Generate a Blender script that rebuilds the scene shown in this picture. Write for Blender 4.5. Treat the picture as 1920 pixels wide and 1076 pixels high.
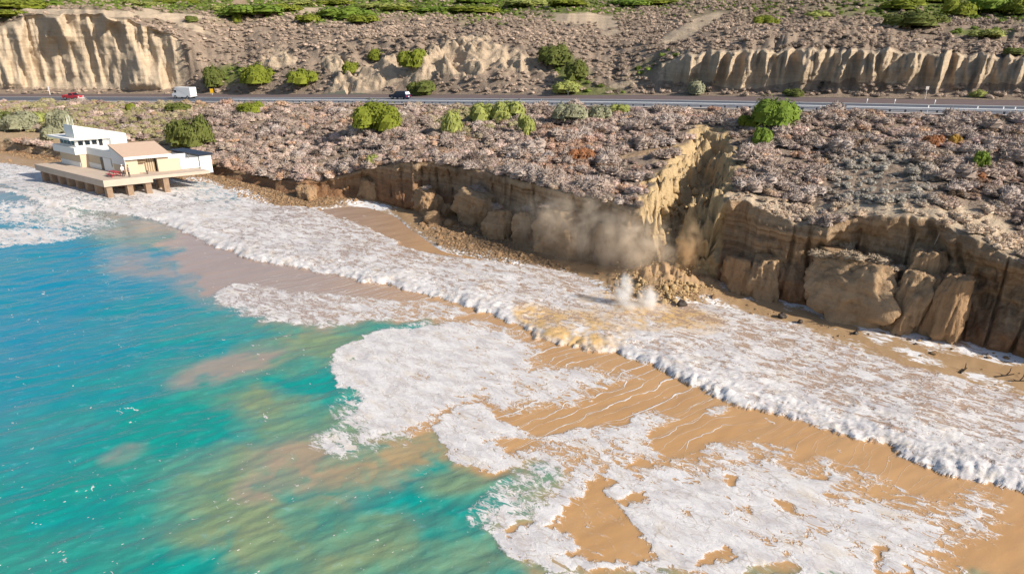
import bpy, bmesh, math, random
import numpy as np
from mathutils import Vector

R = math.radians
for o in list(bpy.data.objects):
    bpy.data.objects.remove(o)
scene = bpy.context.scene
col = scene.collection

# ------------------------------------------------------------------ camera, sky, sun, exposure
CAM_H, PITCH, FPX = 24.0, R(21.0), 1280.0
cam_d = bpy.data.cameras.new('camera')
cam_d.sensor_width = 36.0
cam_d.lens = 36.0 * FPX / 1920.0
cam_d.clip_start, cam_d.clip_end = 0.5, 3000
cam = bpy.data.objects.new('camera', cam_d)
cam.location = (0, 0, CAM_H)
cam.rotation_euler = (R(90) - PITCH, 0, 0)
col.objects.link(cam)
scene.camera = cam

SUN_DIR = Vector((0.86, -0.51, 0.0)).normalized()
SUN_EL = R(30)
to_sun = Vector((SUN_DIR.x * math.cos(SUN_EL), SUN_DIR.y * math.cos(SUN_EL), math.sin(SUN_EL)))
world = bpy.data.worlds.new('World')
scene.world = world
world.use_nodes = True
wn = world.node_tree.nodes
bg = wn['Background']
sky = wn.new('ShaderNodeTexSky')
sky.sky_type = 'NISHITA'
sky.sun_disc = False
sky.sun_elevation = SUN_EL
sky.sun_rotation = math.atan2(SUN_DIR.x, SUN_DIR.y)
world.node_tree.links.new(sky.outputs[0], bg.inputs[0])
bg.inputs[1].default_value = 0.095
sun_d = bpy.data.lights.new('sun', 'SUN')
sun_d.energy = 5.0
sun_d.angle = R(0.5)
sun_d.color = (1.0, 0.92, 0.80)
sun = bpy.data.objects.new('sun', sun_d)
sun.rotation_euler = to_sun.to_track_quat('Z', 'Y').to_euler()
sun.location = (60, -60, 80)
col.objects.link(sun)
scene.view_settings.view_transform = 'Standard'
scene.view_settings.look = 'None'
scene.view_settings.gamma = 1
scene.view_settings.use_curve_mapping = False
scene.view_settings.exposure = 0.38
scene.cycles.max_bounces = 6
scene.cycles.volume_bounces = 4
scene.cycles.volume_step_rate = 1.0
scene.cycles.volume_max_steps = 256

# ------------------------------------------------------------------ surveying helpers
TS, TC = math.sin(PITCH), math.cos(PITCH)


def ray(px, py):
    u = (538 - py) / FPX
    return (px - 960) / FPX, TC + u * TS, -TS + u * TC


def atz(px, py, z=0.0):
    x, f, d = ray(px, py)
    t = (z - CAM_H) / d
    return np.array((x * t, f * t, z))


def atd(px, py, t):
    x, f, d = ray(px, py)
    return np.array((x * t, f * t, CAM_H + d * t))


def proj(P):
    dz = P[..., 2] - CAM_H
    dep = P[..., 1] * TC - dz * TS
    up = P[..., 1] * TS + dz * TC
    dep = np.maximum(dep, 0.1)
    return 960 + FPX * P[..., 0] / dep, 538 - FPX * up / dep, dep


# ------------------------------------------------------------------ numpy noise
rs = np.random.RandomState(7)
PERM = np.concatenate([rs.permutation(512)] * 3).astype(np.int64)
G3 = rs.normal(size=(512, 3))
G3 /= np.linalg.norm(G3, axis=1)[:, None]
G3 = G3.astype(np.float32)


def noise3(x, y, z):
    x = np.asarray(x, np.float32); y = np.asarray(y, np.float32); z = np.asarray(z, np.float32)
    x, y, z = np.broadcast_arrays(x, y, z)
    xi = np.floor(x).astype(np.int64); yi = np.floor(y).astype(np.int64); zi = np.floor(z).astype(np.int64)
    xf = x - xi; yf = y - yi; zf = z - zi
    sx = xf * xf * xf * (xf * (xf * 6 - 15) + 10)
    sy = yf * yf * yf * (yf * (yf * 6 - 15) + 10)
    sz = zf * zf * zf * (zf * (zf * 6 - 15) + 10)
    xi &= 511; yi &= 511; zi &= 511
    out = 0
    for dx in (0, 1):
        wx = sx if dx else 1 - sx
        for dy in (0, 1):
            wy = sy if dy else 1 - sy
            hxy = PERM[PERM[xi + dx] + yi + dy]
            for dz in (0, 1):
                wz = sz if dz else 1 - sz
                g = G3[PERM[hxy + zi + dz]]
                out = out + wx * wy * wz * (g[..., 0] * (xf - dx) + g[..., 1] * (yf - dy) + g[..., 2] * (zf - dz))
    return out * 1.5


def noise2(x, y, seed=0.0):
    x = np.asarray(x, np.float32); y = np.asarray(y, np.float32)
    x, y = np.broadcast_arrays(x, y)
    s = int(seed * 37) & 511
    xi = np.floor(x).astype(np.int64); yi = np.floor(y).astype(np.int64)
    xf = x - xi; yf = y - yi
    sx = xf * xf * xf * (xf * (xf * 6 - 15) + 10)
    sy = yf * yf * yf * (yf * (yf * 6 - 15) + 10)
    xi &= 511; yi &= 511
    out = 0
    for dx in (0, 1):
        wx = sx if dx else 1 - sx
        for dy in (0, 1):
            wy = sy if dy else 1 - sy
            g = G3[PERM[PERM[PERM[xi + dx] + yi + dy] + s]]
            out = out + wx * wy * (g[..., 0] * (xf - dx) + g[..., 1] * (yf - dy))
    return out * 1.9


def fbm2(x, y, octv=4, seed=0.0, gain=0.5):
    a, s, f = 1.0, 0.0, 1.0
    for k in range(octv):
        s = s + a * noise2(x * f + 17.3 * k, y * f - 9.1 * k, seed + k)
        a *= gain; f *= 2.03
    return s


def ridged2(x, y, octv=3, seed=0.0):
    a, s, f = 1.0, 0.0, 1.0
    for k in range(octv):
        s = s + a * (1 - 2 * np.abs(noise2(x * f + 5.3 * k, y * f + 3.7 * k, seed + k)))
        a *= 0.5; f *= 2.1
    return s


def sstep(a, b, x):
    t = np.clip((x - a) / (b - a), 0, 1)
    return t * t * (3 - 2 * t)


def seg_dist(X, Y, pts):
    d = np.full(X.shape, 1e9, np.float32)
    for (ax, ay), (bx, by) in zip(pts[:-1], pts[1:]):
        vx, vy = bx - ax, by - ay
        t = np.clip(((X - ax) * vx + (Y - ay) * vy) / max(vx * vx + vy * vy, 1e-9), 0, 1)
        d = np.minimum(d, (X - ax - t * vx) ** 2 + (Y - ay - t * vy) ** 2)
    return np.sqrt(d)


def sd_poly(X, Y, pts):
    """signed distance, positive inside"""
    pts = [tuple(p[:2]) for p in pts]
    cl = pts + [pts[0]]
    d = seg_dist(X, Y, cl)
    ins = np.zeros(X.shape, bool)
    for (ax, ay), (bx, by) in zip(cl[:-1], cl[1:]):
        if ay == by:
            continue
        c = (ay > Y) != (by > Y)
        ins ^= c & (X < (bx - ax) * (Y - ay) / (by - ay) + ax)
    return np.where(ins, d, -d)


def wpoly(pix, z=0.0):
    return [tuple(atz(x, y, z)[:2]) for x, y in pix]


# ------------------------------------------------------------------ object helpers
def tag(o, label=None, cat=None, group=None, kind=None):
    if label: o['label'] = label
    if cat: o['category'] = cat
    if group: o['group'] = group
    if kind: o['kind'] = kind
    return o


def link(name, me, parent=None):
    o = bpy.data.objects.new(name, me)
    col.objects.link(o)
    if parent is not None:
        o.parent = parent
    return o


def empty(name, loc=(0, 0, 0), rz=0.0):
    o = bpy.data.objects.new(name, None)
    o.location = loc
    o.rotation_euler = (0, 0, rz)
    o.empty_display_size = 0.3
    col.objects.link(o)
    return o


def np_mesh(name, V, Fc, mats=(), smooth=False, attrs=None, cols=None):
    """V (n,3); Fc (m,3|4)"""
    me = bpy.data.meshes.new(name)
    V = np.asarray(V, np.float32); Fc = np.asarray(Fc, np.int32)
    n, m, k = len(V), len(Fc), Fc.shape[1]
    me.vertices.add(n); me.vertices.foreach_set('co', V.ravel())
    me.loops.add(m * k); me.loops.foreach_set('vertex_index', Fc.ravel())
    me.polygons.add(m)
    me.polygons.foreach_set('loop_start', np.arange(m, dtype=np.int32) * k)
    me.polygons.foreach_set('loop_total', np.full(m, k, np.int32))
    me.polygons.foreach_set('use_smooth', np.full(m, bool(smooth)))
    me.update(calc_edges=True)
    for nm, arr in (attrs or {}).items():
        a = me.attributes.new(nm, 'FLOAT', 'POINT')
        a.data.foreach_set('value', np.asarray(arr, np.float32).ravel())
    for nm, arr in (cols or {}).items():
        a = me.attributes.new(nm, 'FLOAT_COLOR', 'POINT')
        a.data.foreach_set('color', np.asarray(arr, np.float32).ravel())
    for mt in mats:
        me.materials.append(mt)
    me.validate()
    return me


def grid_faces(nr, nc):
    i = np.arange(nr - 1)[:, None] * nc + np.arange(nc - 1)[None, :]
    i = i.ravel()
    return np.stack([i, i + 1, i + nc + 1, i + nc], 1)


# ------------------------------------------------------------------ material helpers
class NT:
    def __init__(self, name):
        self.m = bpy.data.materials.new(name)
        self.m.use_nodes = True
        self.t = self.m.node_tree
        self.n = self.t.nodes
        self.bsdf = self.n['Principled BSDF']
        self.out = self.n['Material Output']

    def L(self, a, b):
        self.t.links.new(a, b)

    def N(self, t, **kw):
        nd = self.n.new(t)
        for k, v in kw.items():
            setattr(nd, k, v)
        return nd

    def setin(self, sock, v):
        if hasattr(v, 'is_linked') or hasattr(v, 'links'):
            self.L(v, sock)
        else:
            sock.default_value = v

    def attr(self, name, color=False):
        a = self.N('ShaderNodeAttribute', attribute_name=name)
        return a.outputs['Color' if color else 'Fac']

    def coord(self, scale=(1, 1, 1), rot=(0, 0, 0), kind='Object'):
        c = self.N('ShaderNodeTexCoord')
        mp = self.N('ShaderNodeMapping')
        mp.inputs['Scale'].default_value = scale
        mp.inputs['Rotation'].default_value = rot
        self.L(c.outputs[kind], mp.inputs['Vector'])
        return mp.outputs[0]

    def rotscale(self, rotz, scale):
        c = self.N('ShaderNodeTexCoord')
        v = self.N('ShaderNodeVectorRotate', rotation_type='Z_AXIS')
        v.inputs['Angle'].default_value = rotz
        self.L(c.outputs['Object'], v.inputs['Vector'])
        m = self.N('ShaderNodeVectorMath', operation='MULTIPLY')
        self.L(v.outputs[0], m.inputs[0])
        m.inputs[1].default_value = scale
        return m.outputs[0]

    def noise(self, vec, scale=1.0, detail=4, rough=0.55, dist=0.0, color=False):
        n = self.N('ShaderNodeTexNoise')
        if vec is not None:
            self.L(vec, n.inputs['Vector'])
        n.inputs['Scale'].default_value = scale
        n.inputs['Detail'].default_value = detail
        n.inputs['Roughness'].default_value = rough
        n.inputs['Distortion'].default_value = dist
        return n.outputs['Color' if color else 'Fac']

    def voro(self, vec, scale=1.0, feature='F1'):
        n = self.N('ShaderNodeTexVoronoi', feature=feature)
        if vec is not None:
            self.L(vec, n.inputs['Vector'])
        n.inputs['Scale'].default_value = scale
        return n.outputs['Distance']

    def math(self, op, a, b=0.0, c=0.0, clamp=False):
        n = self.N('ShaderNodeMath', operation=op, use_clamp=clamp)
        self.setin(n.inputs[0], a); self.setin(n.inputs[1], b)
        self.setin(n.inputs[2], c)
        return n.outputs[0]

    def ss(self, x, a, b):
        n = self.N('ShaderNodeMapRange', interpolation_type='SMOOTHSTEP')
        self.setin(n.inputs['Value'], x)
        self.setin(n.inputs['From Min'], a); self.setin(n.inputs['From Max'], b)
        return n.outputs[0]

    def mix(self, f, a, b, mode='MIX'):
        n = self.N('ShaderNodeMix', data_type='RGBA', blend_type=mode)
        self.setin(n.inputs[0], f)
        for s, v in ((n.inputs[6], a), (n.inputs[7], b)):
            if isinstance(v, tuple):
                v = v + (1,) if len(v) == 3 else v
            self.setin(s, v)
        return n.outputs[2]

    def bump(self, h, strength=0.5, dist=0.1, normal=None):
        b = self.N('ShaderNodeBump')
        b.inputs['Strength'].default_value = strength
        b.inputs['Distance'].default_value = dist
        self.L(h, b.inputs['Height'])
        if normal is not None:
            self.L(normal, b.inputs['Normal'])
        return b.outputs[0]

    def fin(self, color=None, rough=0.9, spec=0.2, normal=None, metal=0.0):
        b = self.bsdf
        if color is not None:
            self.setin(b.inputs['Base Color'], color + (1,) if isinstance(color, tuple) and len(color) == 3 else color)
        self.setin(b.inputs['Roughness'], rough)
        self.setin(b.inputs['Specular IOR Level'], spec)
        b.inputs['Metallic'].default_value = metal
        if normal is not None:
            self.L(normal, b.inputs['Normal'])
        return self.m


def plain(name, c, rough=0.7, spec=0.3, var=0.12, scale=3.0, metal=0.0, bump=0.0):
    t = NT(name)
    v = t.coord()
    n = t.noise(v, scale, 5, 0.6)
    lo = tuple(x * (1 - var) for x in c); hi = tuple(min(1, x * (1 + var)) for x in c)
    return t.fin(t.mix(n, lo, hi), rough, spec, t.bump(n, bump, 0.05) if bump else None, metal)


# foam/water colour network shared by sea and wet beach
def foam_mask(t, F, streak=None):
    # bore runs roughly along (0.75,-0.66): rotate so that x follows it
    v = t.rotscale(R(38), (0.55, 1.1, 1.0))
    warp = t.noise(v, 0.9, 3, 0.6, color=True)
    add = t.N('ShaderNodeVectorMath', operation='MULTIPLY_ADD')
    t.L(warp, add.inputs[0]); add.inputs[1].default_value = (1.0, 1.0, 0.0); t.L(v, add.inputs[2])
    vw = add.outputs[0]
    n1 = t.noise(vw, 1.5, 6, 0.62)
    h1 = t.noise(vw, 1.05, 1.5, 0.5, 1.1)
    h2 = t.noise(vw, 2.7, 2.0, 0.5, 0.9)
    h3 = t.noise(vw, 7.0, 2.0, 0.5, 0.4)
    lace = t.math('MULTIPLY_ADD', t.math('SUBTRACT', h1, 0.5), 1.25, 0.44)
    lace = t.math('ADD', lace, t.math('MULTIPLY', t.math('SUBTRACT', h2, 0.5), 1.25))
    lace = t.math('ADD', lace, t.math('MULTIPLY', t.math('SUBTRACT', h3, 0.5), 0.5))
    df = t.math('SUBTRACT', F, lace)
    core = t.ss(df, -0.03, 0.11)
    part = t.math('MULTIPLY', t.ss(df, -0.34, 0.02), t.ss(F, 0.04, 0.2))
    fw = t.N('ShaderNodeVectorMath', operation='MULTIPLY_ADD')
    t.L(warp, fw.inputs[0]); fw.inputs[1].default_value = (2.2, 2.2, 0.0); t.L(v, fw.inputs[2])
    net = t.ss(t.voro(fw.outputs[0], 3.4, 'DISTANCE_TO_EDGE'), 0.17, 0.02)
    net = t.math('MULTIPLY_ADD', net, 0.75, 0.14)
    fm = t.math('MAXIMUM', core, t.math('MULTIPLY', part, net))
    return fm, n1, vw


def make_sea_mat():
    t = NT('sea_water')
    F = t.attr('foam'); S = t.attr('sand'); K = t.attr('kelp'); B = t.attr('blue'); ST = t.attr('streak'); DR = t.attr('dirt')
    MV = t.attr('mauve')
    fm, n1, vw = foam_mask(t, F)
    # backwash streaks: thin wandering lines of foam running up and down the beach
    vs = t.rotscale(R(-38), (1.0, 1.0, 1.0))
    sx_ = t.N('ShaderNodeSeparateXYZ'); t.L(vs, sx_.inputs[0])
    wa = t.noise(t.rotscale(R(-38), (0.10, 0.16, 1.0)), 1.0, 2, 0.5)
    wb = t.noise(t.rotscale(R(-38), (0.45, 0.30, 1.0)), 1.0, 2, 0.5)
    bb = t.math('ADD', sx_.outputs['Y'], t.math('ADD', t.math('MULTIPLY', wa, 3.6), t.math('MULTIPLY', wb, 1.0)))
    line = t.math('PINGPONG', bb, 0.42)
    line2 = t.math('PINGPONG', t.math('ADD', t.math('MULTIPLY', bb, 0.83), t.math('MULTIPLY', wb, 1.1)), 0.71)
    brk = t.noise(t.rotscale(R(-38), (0.22, 0.9, 1.0)), 0.8, 3, 0.6)
    wid = t.math('MULTIPLY', t.math('MULTIPLY', ST, t.ss(brk, 0.46, 0.70)), t.math('MULTIPLY_ADD', t.noise(vw, 2.6, 3, 0.6), 0.16, -0.01))
    wid2 = t.math('MULTIPLY', t.math('MULTIPLY', ST, t.ss(brk, 0.56, 0.36)), t.math('MULTIPLY_ADD', t.noise(vw, 2.2, 3, 0.6), 0.15, -0.01))
    sm = t.math('SUBTRACT', 1.0, t.ss(line, t.math('MULTIPLY', wid, 0.5), t.math('ADD', wid, 0.012)))
    sm2 = t.math('SUBTRACT', 1.0, t.ss(line2, t.math('MULTIPLY', wid2, 0.5), t.math('ADD', wid2, 0.012)))
    sm = t.math('MULTIPLY', t.math('MAXIMUM', sm, sm2), t.ss(ST, 0.05, 0.3))
    # flecks floating on the clear water
    FL = t.attr('fleck')
    vf = t.rotscale(R(-38), (0.8, 1.5, 1.0))
    vfw = t.N('ShaderNodeVectorMath', operation='MULTIPLY_ADD')
    t.L(t.noise(vf, 4.0, 3, 0.6, color=True), vfw.inputs[0]); vfw.inputs[1].default_value = (0.22, 0.22, 0); t.L(vf, vfw.inputs[2])
    vd = t.voro(vfw.outputs[0], 2.3)
    big = t.noise(vf, 0.9, 4, 0.7)
    fl = t.math('SUBTRACT', 1.0, t.ss(vd, t.math('MULTIPLY', t.ss(big, 0.42, 0.75), 0.16), t.math('MULTIPLY_ADD', t.ss(big, 0.42, 0.75), 0.16, 0.05)))
    fl = t.math('MULTIPLY', fl, t.math('GREATER_THAN', big, 0.43))
    fl = t.math('MULTIPLY', fl, FL)
    tot = t.math('MAXIMUM', t.math('MAXIMUM', fm, sm), fl, clamp=True)
    # water body
    vr = t.rotscale(R(-30), (0.85, 2.0, 1.0))
    vr2 = t.rotscale(R(4), (1.3, 2.3, 1.0))
    rip = t.math('ADD', t.math('MULTIPLY', t.noise(vr, 1.0, 4, 0.55, 0.5), 0.55), t.math('MULTIPLY', t.noise(vr2, 1.35, 3, 0.5, 0.4), 0.45))
    deep = t.mix(B, (0.006, 0.26, 0.225), (0.0, 0.215, 0.335))
    olive = t.mix(t.noise(t.rotscale(R(-35), (0.35, 0.6, 1)), 0.45, 3), (0.12, 0.25, 0.14), (0.29, 0.28, 0.15))
    body = t.mix(K, deep, olive)
    sandn = t.noise(t.rotscale(R(-38), (0.3, 0.9, 1)), 0.5, 4, 0.55)
    sandc = t.mix(sandn, (0.43, 0.23, 0.09), (0.56, 0.34, 0.16))
    sandc = t.mix(MV, sandc, t.mix(sandn, (0.33, 0.235, 0.185), (0.42, 0.32, 0.27)))
    body = t.mix(S, body, sandc)
    body = t.mix(t.math('MULTIPLY', t.ss(rip, 0.55, 0.70), t.math('SUBTRACT', 0.2, t.math('MULTIPLY', S, 0.16))), body, (0.22, 0.48, 0.54))
    fcol = t.mix(t.ss(t.noise(vw, 1.0, 5, 0.6), 0.35, 0.72), (0.70, 0.675, 0.665), (0.50, 0.47, 0.475))
    fcol = t.mix(t.math('MULTIPLY', t.ss(t.noise(vw, 0.8, 4, 0.6), 0.5, 0.75), 0.55), fcol, (0.60, 0.50, 0.38))
    crk = t.voro(vw, 2.6, 'DISTANCE_TO_EDGE')
    crk = t.math('MULTIPLY', t.ss(crk, 0.10, 0.0), t.ss(t.noise(vw, 0.9, 3), 0.42, 0.6))
    fcol = t.mix(t.math('MULTIPLY', crk, 0.6), fcol, (0.40, 0.33, 0.26))
    fcol = t.mix(DR, fcol, (0.62, 0.41, 0.19))
    c = t.mix(tot, body, fcol)
    rough = t.math('ADD', 0.16, t.math('MULTIPLY', tot, 0.6))
    spec = t.math('SUBTRACT', 0.42, t.math('MULTIPLY', tot, 0.3))
    ripf = t.math('MULTIPLY', rip, t.math('SUBTRACT', 1.0, t.math('MULTIPLY', tot, 0.8)))
    ripf = t.math('MULTIPLY', ripf, t.math('SUBTRACT', 1.0, t.math('MULTIPLY', S, 0.75)))
    nb = t.bump(ripf, 0.38, 0.2)
    fine = t.noise(vw, 5.0, 4, 0.6)
    hb = t.math('MULTIPLY', t.math('ADD', t.math('MULTIPLY', fine, 0.5), n1), tot)
    nb = t.bump(hb, 0.55, 0.13, nb)
    return t.fin(c, rough, spec, nb)


def make_beach_mat():
    t = NT('wet_sand')
    F = t.attr('foam'); G = t.attr('gravel')
    fm, n1, vw = foam_mask(t, F)
    v = t.coord()
    sn = t.noise(v, 0.7, 5, 0.6)
    c = t.mix(sn, (0.33, 0.205, 0.105), (0.47, 0.32, 0.185))
    gr = t.voro(v, 3.2)
    gc = t.mix(t.noise(v, 7.0, 3, 0.7), (0.09, 0.052, 0.028), (0.36, 0.23, 0.12))
    c = t.mix(G, c, gc)
    c = t.mix(fm, c, t.mix(n1, (0.72, 0.71, 0.72), (0.88, 0.87, 0.87)))
    nb = t.bump(t.math('MULTIPLY', gr, G), 0.9, 0.2)
    nb = t.bump(t.noise(v, 6, 4), 0.15, 0.05, nb)
    return t.fin(c, t.math('ADD', 0.42, t.math('MULTIPLY', G, 0.4)), 0.3, nb)


def rock_color(t, v, dark=None):
    # sandstone beds: tilted bands plus mottling
    w = t.N('ShaderNodeVectorMath', operation='MULTIPLY')
    t.L(v, w.inputs[0]); w.inputs[1].default_value = (0.05, 0.05, 1.6)
    band = t.noise(w.outputs[0], 1.0, 5, 0.65, 0.4)
    mott = t.noise(v, 0.8, 6, 0.65)
    wv = t.N('ShaderNodeVectorMath', operation='MULTIPLY')
    t.L(v, wv.inputs[0]); wv.inputs[1].default_value = (1.6, 1.6, 0.12)
    streak = t.noise(wv.outputs[0], 1.0, 4, 0.6)
    c = t.mix(t.ss(band, 0.3, 0.7), (0.225, 0.15, 0.092), (0.45, 0.325, 0.21))
    c = t.mix(t.math('MULTIPLY', t.ss(mott, 0.48, 0.72), 0.7), c, (0.50, 0.36, 0.225))
    c = t.mix(t.math('MULTIPLY', t.ss(streak, 0.5, 0.72), 0.65), c, (0.14, 0.083, 0.048))
    h = t.math('ADD', t.math('MULTIPLY', band, 0.6), t.math('ADD', mott, t.math('MULTIPLY', streak, 0.6)))
    return c, h


def make_ground_mat():
    t = NT('bluff_earth')
    Bq = t.attr('bare'); RED = t.attr('red'); FR = t.attr('fresh'); GR = t.attr('grassy'); LOT = t.attr('lot'); PALE = t.attr('pale')
    v = t.coord()
    rc, h = rock_color(t, v)
    rc = t.mix(t.math('MULTIPLY', RED, 0.85), rc, t.mix(t.noise(v, 0.9, 5), (0.16, 0.078, 0.04), (0.33, 0.17, 0.085)))
    rc = t.mix(t.math('MULTIPLY', PALE, 0.6), rc, t.mix(t.noise(v, 0.5, 5), (0.54, 0.435, 0.315), (0.72, 0.615, 0.475)))
    rc = t.mix(t.math('MULTIPLY', FR, 0.85), rc, t.mix(t.noise(v, 1.4, 6, 0.65), (0.36, 0.245, 0.125), (0.70, 0.53, 0.30)))
    lit = t.mix(t.noise(v, 1.6, 6, 0.7), (0.17, 0.125, 0.095), (0.42, 0.325, 0.245))
    lit = t.mix(GR, lit, t.mix(t.noise(v, 0.35, 5, 0.6), (0.07, 0.105, 0.02), (0.25, 0.25, 0.09)))
    n = t.noise(v, 1.1, 5, 0.65)
    bm = t.ss(t.math('ADD', Bq, t.math('MULTIPLY', t.math('SUBTRACT', n, 0.5), 0.7)), 0.4, 0.6)
    c = t.mix(bm, lit, rc)
    c = t.mix(LOT, c, t.mix(t.noise(v, 0.5, 5), (0.42, 0.29, 0.17), (0.52, 0.38, 0.24)))
    hb = t.math('ADD', h, t.noise(v, 3.0, 5, 0.7))
    nb = t.bump(hb, 0.75, 0.35)
    return t.fin(c, 0.95, 0.1, nb)


def make_rock_mat(name, warm=0.0, sc=(3.2, 3.2, 2.6)):
    t = NT(name)
    v = t.coord(sc)
    c, h = rock_color(t, v)
    g = t.N('ShaderNodeNewGeometry')
    c = t.mix(warm, c, t.mix(t.noise(v, 1.5, 5), (0.22, 0.115, 0.055), (0.46, 0.27, 0.14)))
    oi = t.N('ShaderNodeObjectInfo')
    c = t.mix(0.35, c, t.mix(t.noise(v, 0.6, 4), (0.40, 0.255, 0.14), (0.70, 0.50, 0.31)))
    c = t.mix(t.math('MULTIPLY', oi.outputs['Random'], 0.2), c, (0.3, 0.2, 0.12))
    return t.fin(c, 0.95, 0.1, t.bump(t.math('ADD', h, t.noise(v, 3.5, 5, 0.7)), 0.8, 0.25))


def make_leaf_mat(name, c0, c1, c2=None, use_attr=False):
    t = NT(name)
    v = t.coord()
    n = t.noise(v, 1.7, 4, 0.65)
    if use_attr:
        at_ = t.N('ShaderNodeAttribute', attribute_name='tint', attribute_type='INSTANCER')
        c = at_.outputs['Color']
        c = t.mix(1.0, c, t.mix(n, (0.62, 0.62, 0.62), (1.38, 1.36, 1.34)), 'MULTIPLY')
    else:
        oi = t.N('ShaderNodeObjectInfo')
        c = t.mix(n, c0, c1)
        if c2:
            c = t.mix(t.ss(oi.outputs['Random'], 0.3, 1.0), c, c2)
    b = t.bsdf
    m = t.fin(c, 0.85, 0.15)
    return m


M = {}
M['sea'] = make_sea_mat()
M['beach'] = make_beach_mat()
M['ground'] = make_ground_mat()
M['rock'] = make_rock_mat('slumped_sandstone', 0.15)
M['redrock'] = make_rock_mat('reddish_sandstone', 0.75)
t = NT('fresh_clod'); v = t.coord()
M['clod'] = t.fin(t.mix(t.noise(v, 2.0, 5), (0.30, 0.195, 0.095), (0.60, 0.44, 0.24)), 0.95, 0.1, t.bump(t.noise(v, 4, 4), 0.6, 0.1))
M['darkstone'] = plain('wet_dark_stone', (0.055, 0.04, 0.032), 0.6, 0.4, 0.4, 5)
M['scrub'] = make_leaf_mat('scrub_twigs', None, None, use_attr=True)
M['dry'] = make_leaf_mat('dry_twigs', (0.26, 0.20, 0.165), (0.47, 0.375, 0.315), (0.42, 0.35, 0.31))
M['tangrass'] = make_leaf_mat('tan_dry_grass', (0.30, 0.23, 0.16), (0.52, 0.42, 0.31))
M['green'] = make_leaf_mat('green_leaves', (0.065, 0.09, 0.01), (0.25, 0.27, 0.035))
M['bright'] = make_leaf_mat('bright_leaves', (0.06, 0.105, 0.012), (0.21, 0.285, 0.045))
M['dull'] = make_leaf_mat('dull_olive_leaves', (0.05, 0.07, 0.014), (0.16, 0.17, 0.045))
M['yellow'] = make_leaf_mat('yellow_green_leaves', (0.15, 0.18, 0.04), (0.38, 0.39, 0.12))
M['sage'] = make_leaf_mat('sage_leaves', (0.15, 0.155, 0.09), (0.34, 0.33, 0.22))
M['rust'] = make_leaf_mat('rusty_leaves', (0.18, 0.07, 0.03), (0.36, 0.17, 0.085))
M['mustard'] = make_leaf_mat('mustard_leaves', (0.25, 0.14, 0.03), (0.46, 0.29, 0.07))

# asphalt
t = NT('asphalt'); v = t.coord()
M['asphalt'] = t.fin(t.mix(t.noise(v, 0.4, 5, 0.6), (0.085, 0.095, 0.12), (0.13, 0.14, 0.165)), 0.85, 0.25, t.bump(t.noise(v, 9, 3), 0.2, 0.02))
M['shoulder'] = plain('road_shoulder', (0.17, 0.13, 0.125), 0.95, 0.1, 0.25, 0.6, bump=0.2)
M['paint'] = plain('road_paint', (0.78, 0.77, 0.74), 0.7, 0.2, 0.1, 2)
M['steel'] = plain('galvanised_steel', (0.80, 0.80, 0.80), 0.5, 0.5, 0.04, 2)
M['postwood'] = plain('guardrail_post', (0.11, 0.115, 0.13), 0.85, 0.2, 0.3, 4)
M['kerb'] = plain('asphalt_berm', (0.58, 0.53, 0.49), 0.9, 0.2, 0.2, 1)
M['white'] = plain('white_wall', (0.80, 0.79, 0.76), 0.8, 0.2, 0.05, 1.2)
M['tanwall'] = plain('tan_block_wall', (0.60, 0.49, 0.36), 0.9, 0.15, 0.08, 2)
M['roof'] = plain('tan_roof', (0.47, 0.345, 0.265), 0.9, 0.15, 0.1, 2)
M['glass'] = plain('dark_glass', (0.012, 0.015, 0.02), 0.08, 0.6, 0.1, 1)
M['conc'] = plain('deck_concrete', (0.52, 0.42, 0.34), 0.9, 0.15, 0.12, 0.8, bump=0.1)
M['pile'] = plain('pile_concrete', (0.30, 0.205, 0.14), 0.9, 0.2, 0.45, 1.6, bump=0.3)
M['darkroof'] = plain('dark_roof', (0.02, 0.025, 0.045), 0.4, 0.4, 0.2, 2)
M['doorbrown'] = plain('brown_door', (0.30, 0.215, 0.13), 0.8, 0.2, 0.2, 3)
M['red'] = plain('red_paint', (0.42, 0.03, 0.045), 0.35, 0.5, 0.1, 2)
M['navy'] = plain('navy_paint', (0.012, 0.022, 0.06), 0.25, 0.5, 0.1, 2)
M['vanwhite'] = plain('van_white', (0.80, 0.80, 0.80), 0.4, 0.5, 0.04, 2)
M['tyre'] = plain('tyre_rubber', (0.018, 0.018, 0.02), 0.9, 0.2, 0.2, 5)
M['rim'] = plain('wheel_rim', (0.45, 0.45, 0.47), 0.35, 0.5, 0.1, 5, 0.6)
M['lampw'] = plain('headlight_glass', (0.7, 0.72, 0.75), 0.15, 0.6, 0.05, 5)
M['lampr'] = plain('tail_light_glass', (0.5, 0.02, 0.02), 0.2, 0.6, 0.05, 5)
M['postyellow'] = plain('yellow_sign', (0.72, 0.42, 0.02), 0.5, 0.3, 0.05, 3)
M['timber'] = plain('dark_driftwood', (0.035, 0.026, 0.02), 0.9, 0.2, 0.3, 6)
M['rope'] = plain('pale_rope', (0.5, 0.44, 0.38), 0.9, 0.1, 0.1, 6)
M['black'] = plain('black_pipe', (0.012, 0.012, 0.014), 0.6, 0.3, 0.2, 6)
M['lawn'] = plain('lawn_grass', (0.085, 0.15, 0.03), 0.95, 0.1, 0.4, 5, bump=0.4)
M['skin'] = plain('skin', (0.50, 0.30, 0.21), 0.6, 0.3, 0.05, 4)
M['shirtw'] = plain('white_shirt', (0.74, 0.70, 0.68), 0.9, 0.1, 0.08, 9)
M['shirtd'] = plain('grey_shirt', (0.42, 0.36, 0.34), 0.9, 0.1, 0.1, 9)
M['pants'] = plain('dark_trousers', (0.055, 0.05, 0.06), 0.9, 0.1, 0.15, 9)
M['hair'] = plain('brown_hair', (0.06, 0.035, 0.022), 0.7, 0.3, 0.2, 12)

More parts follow.
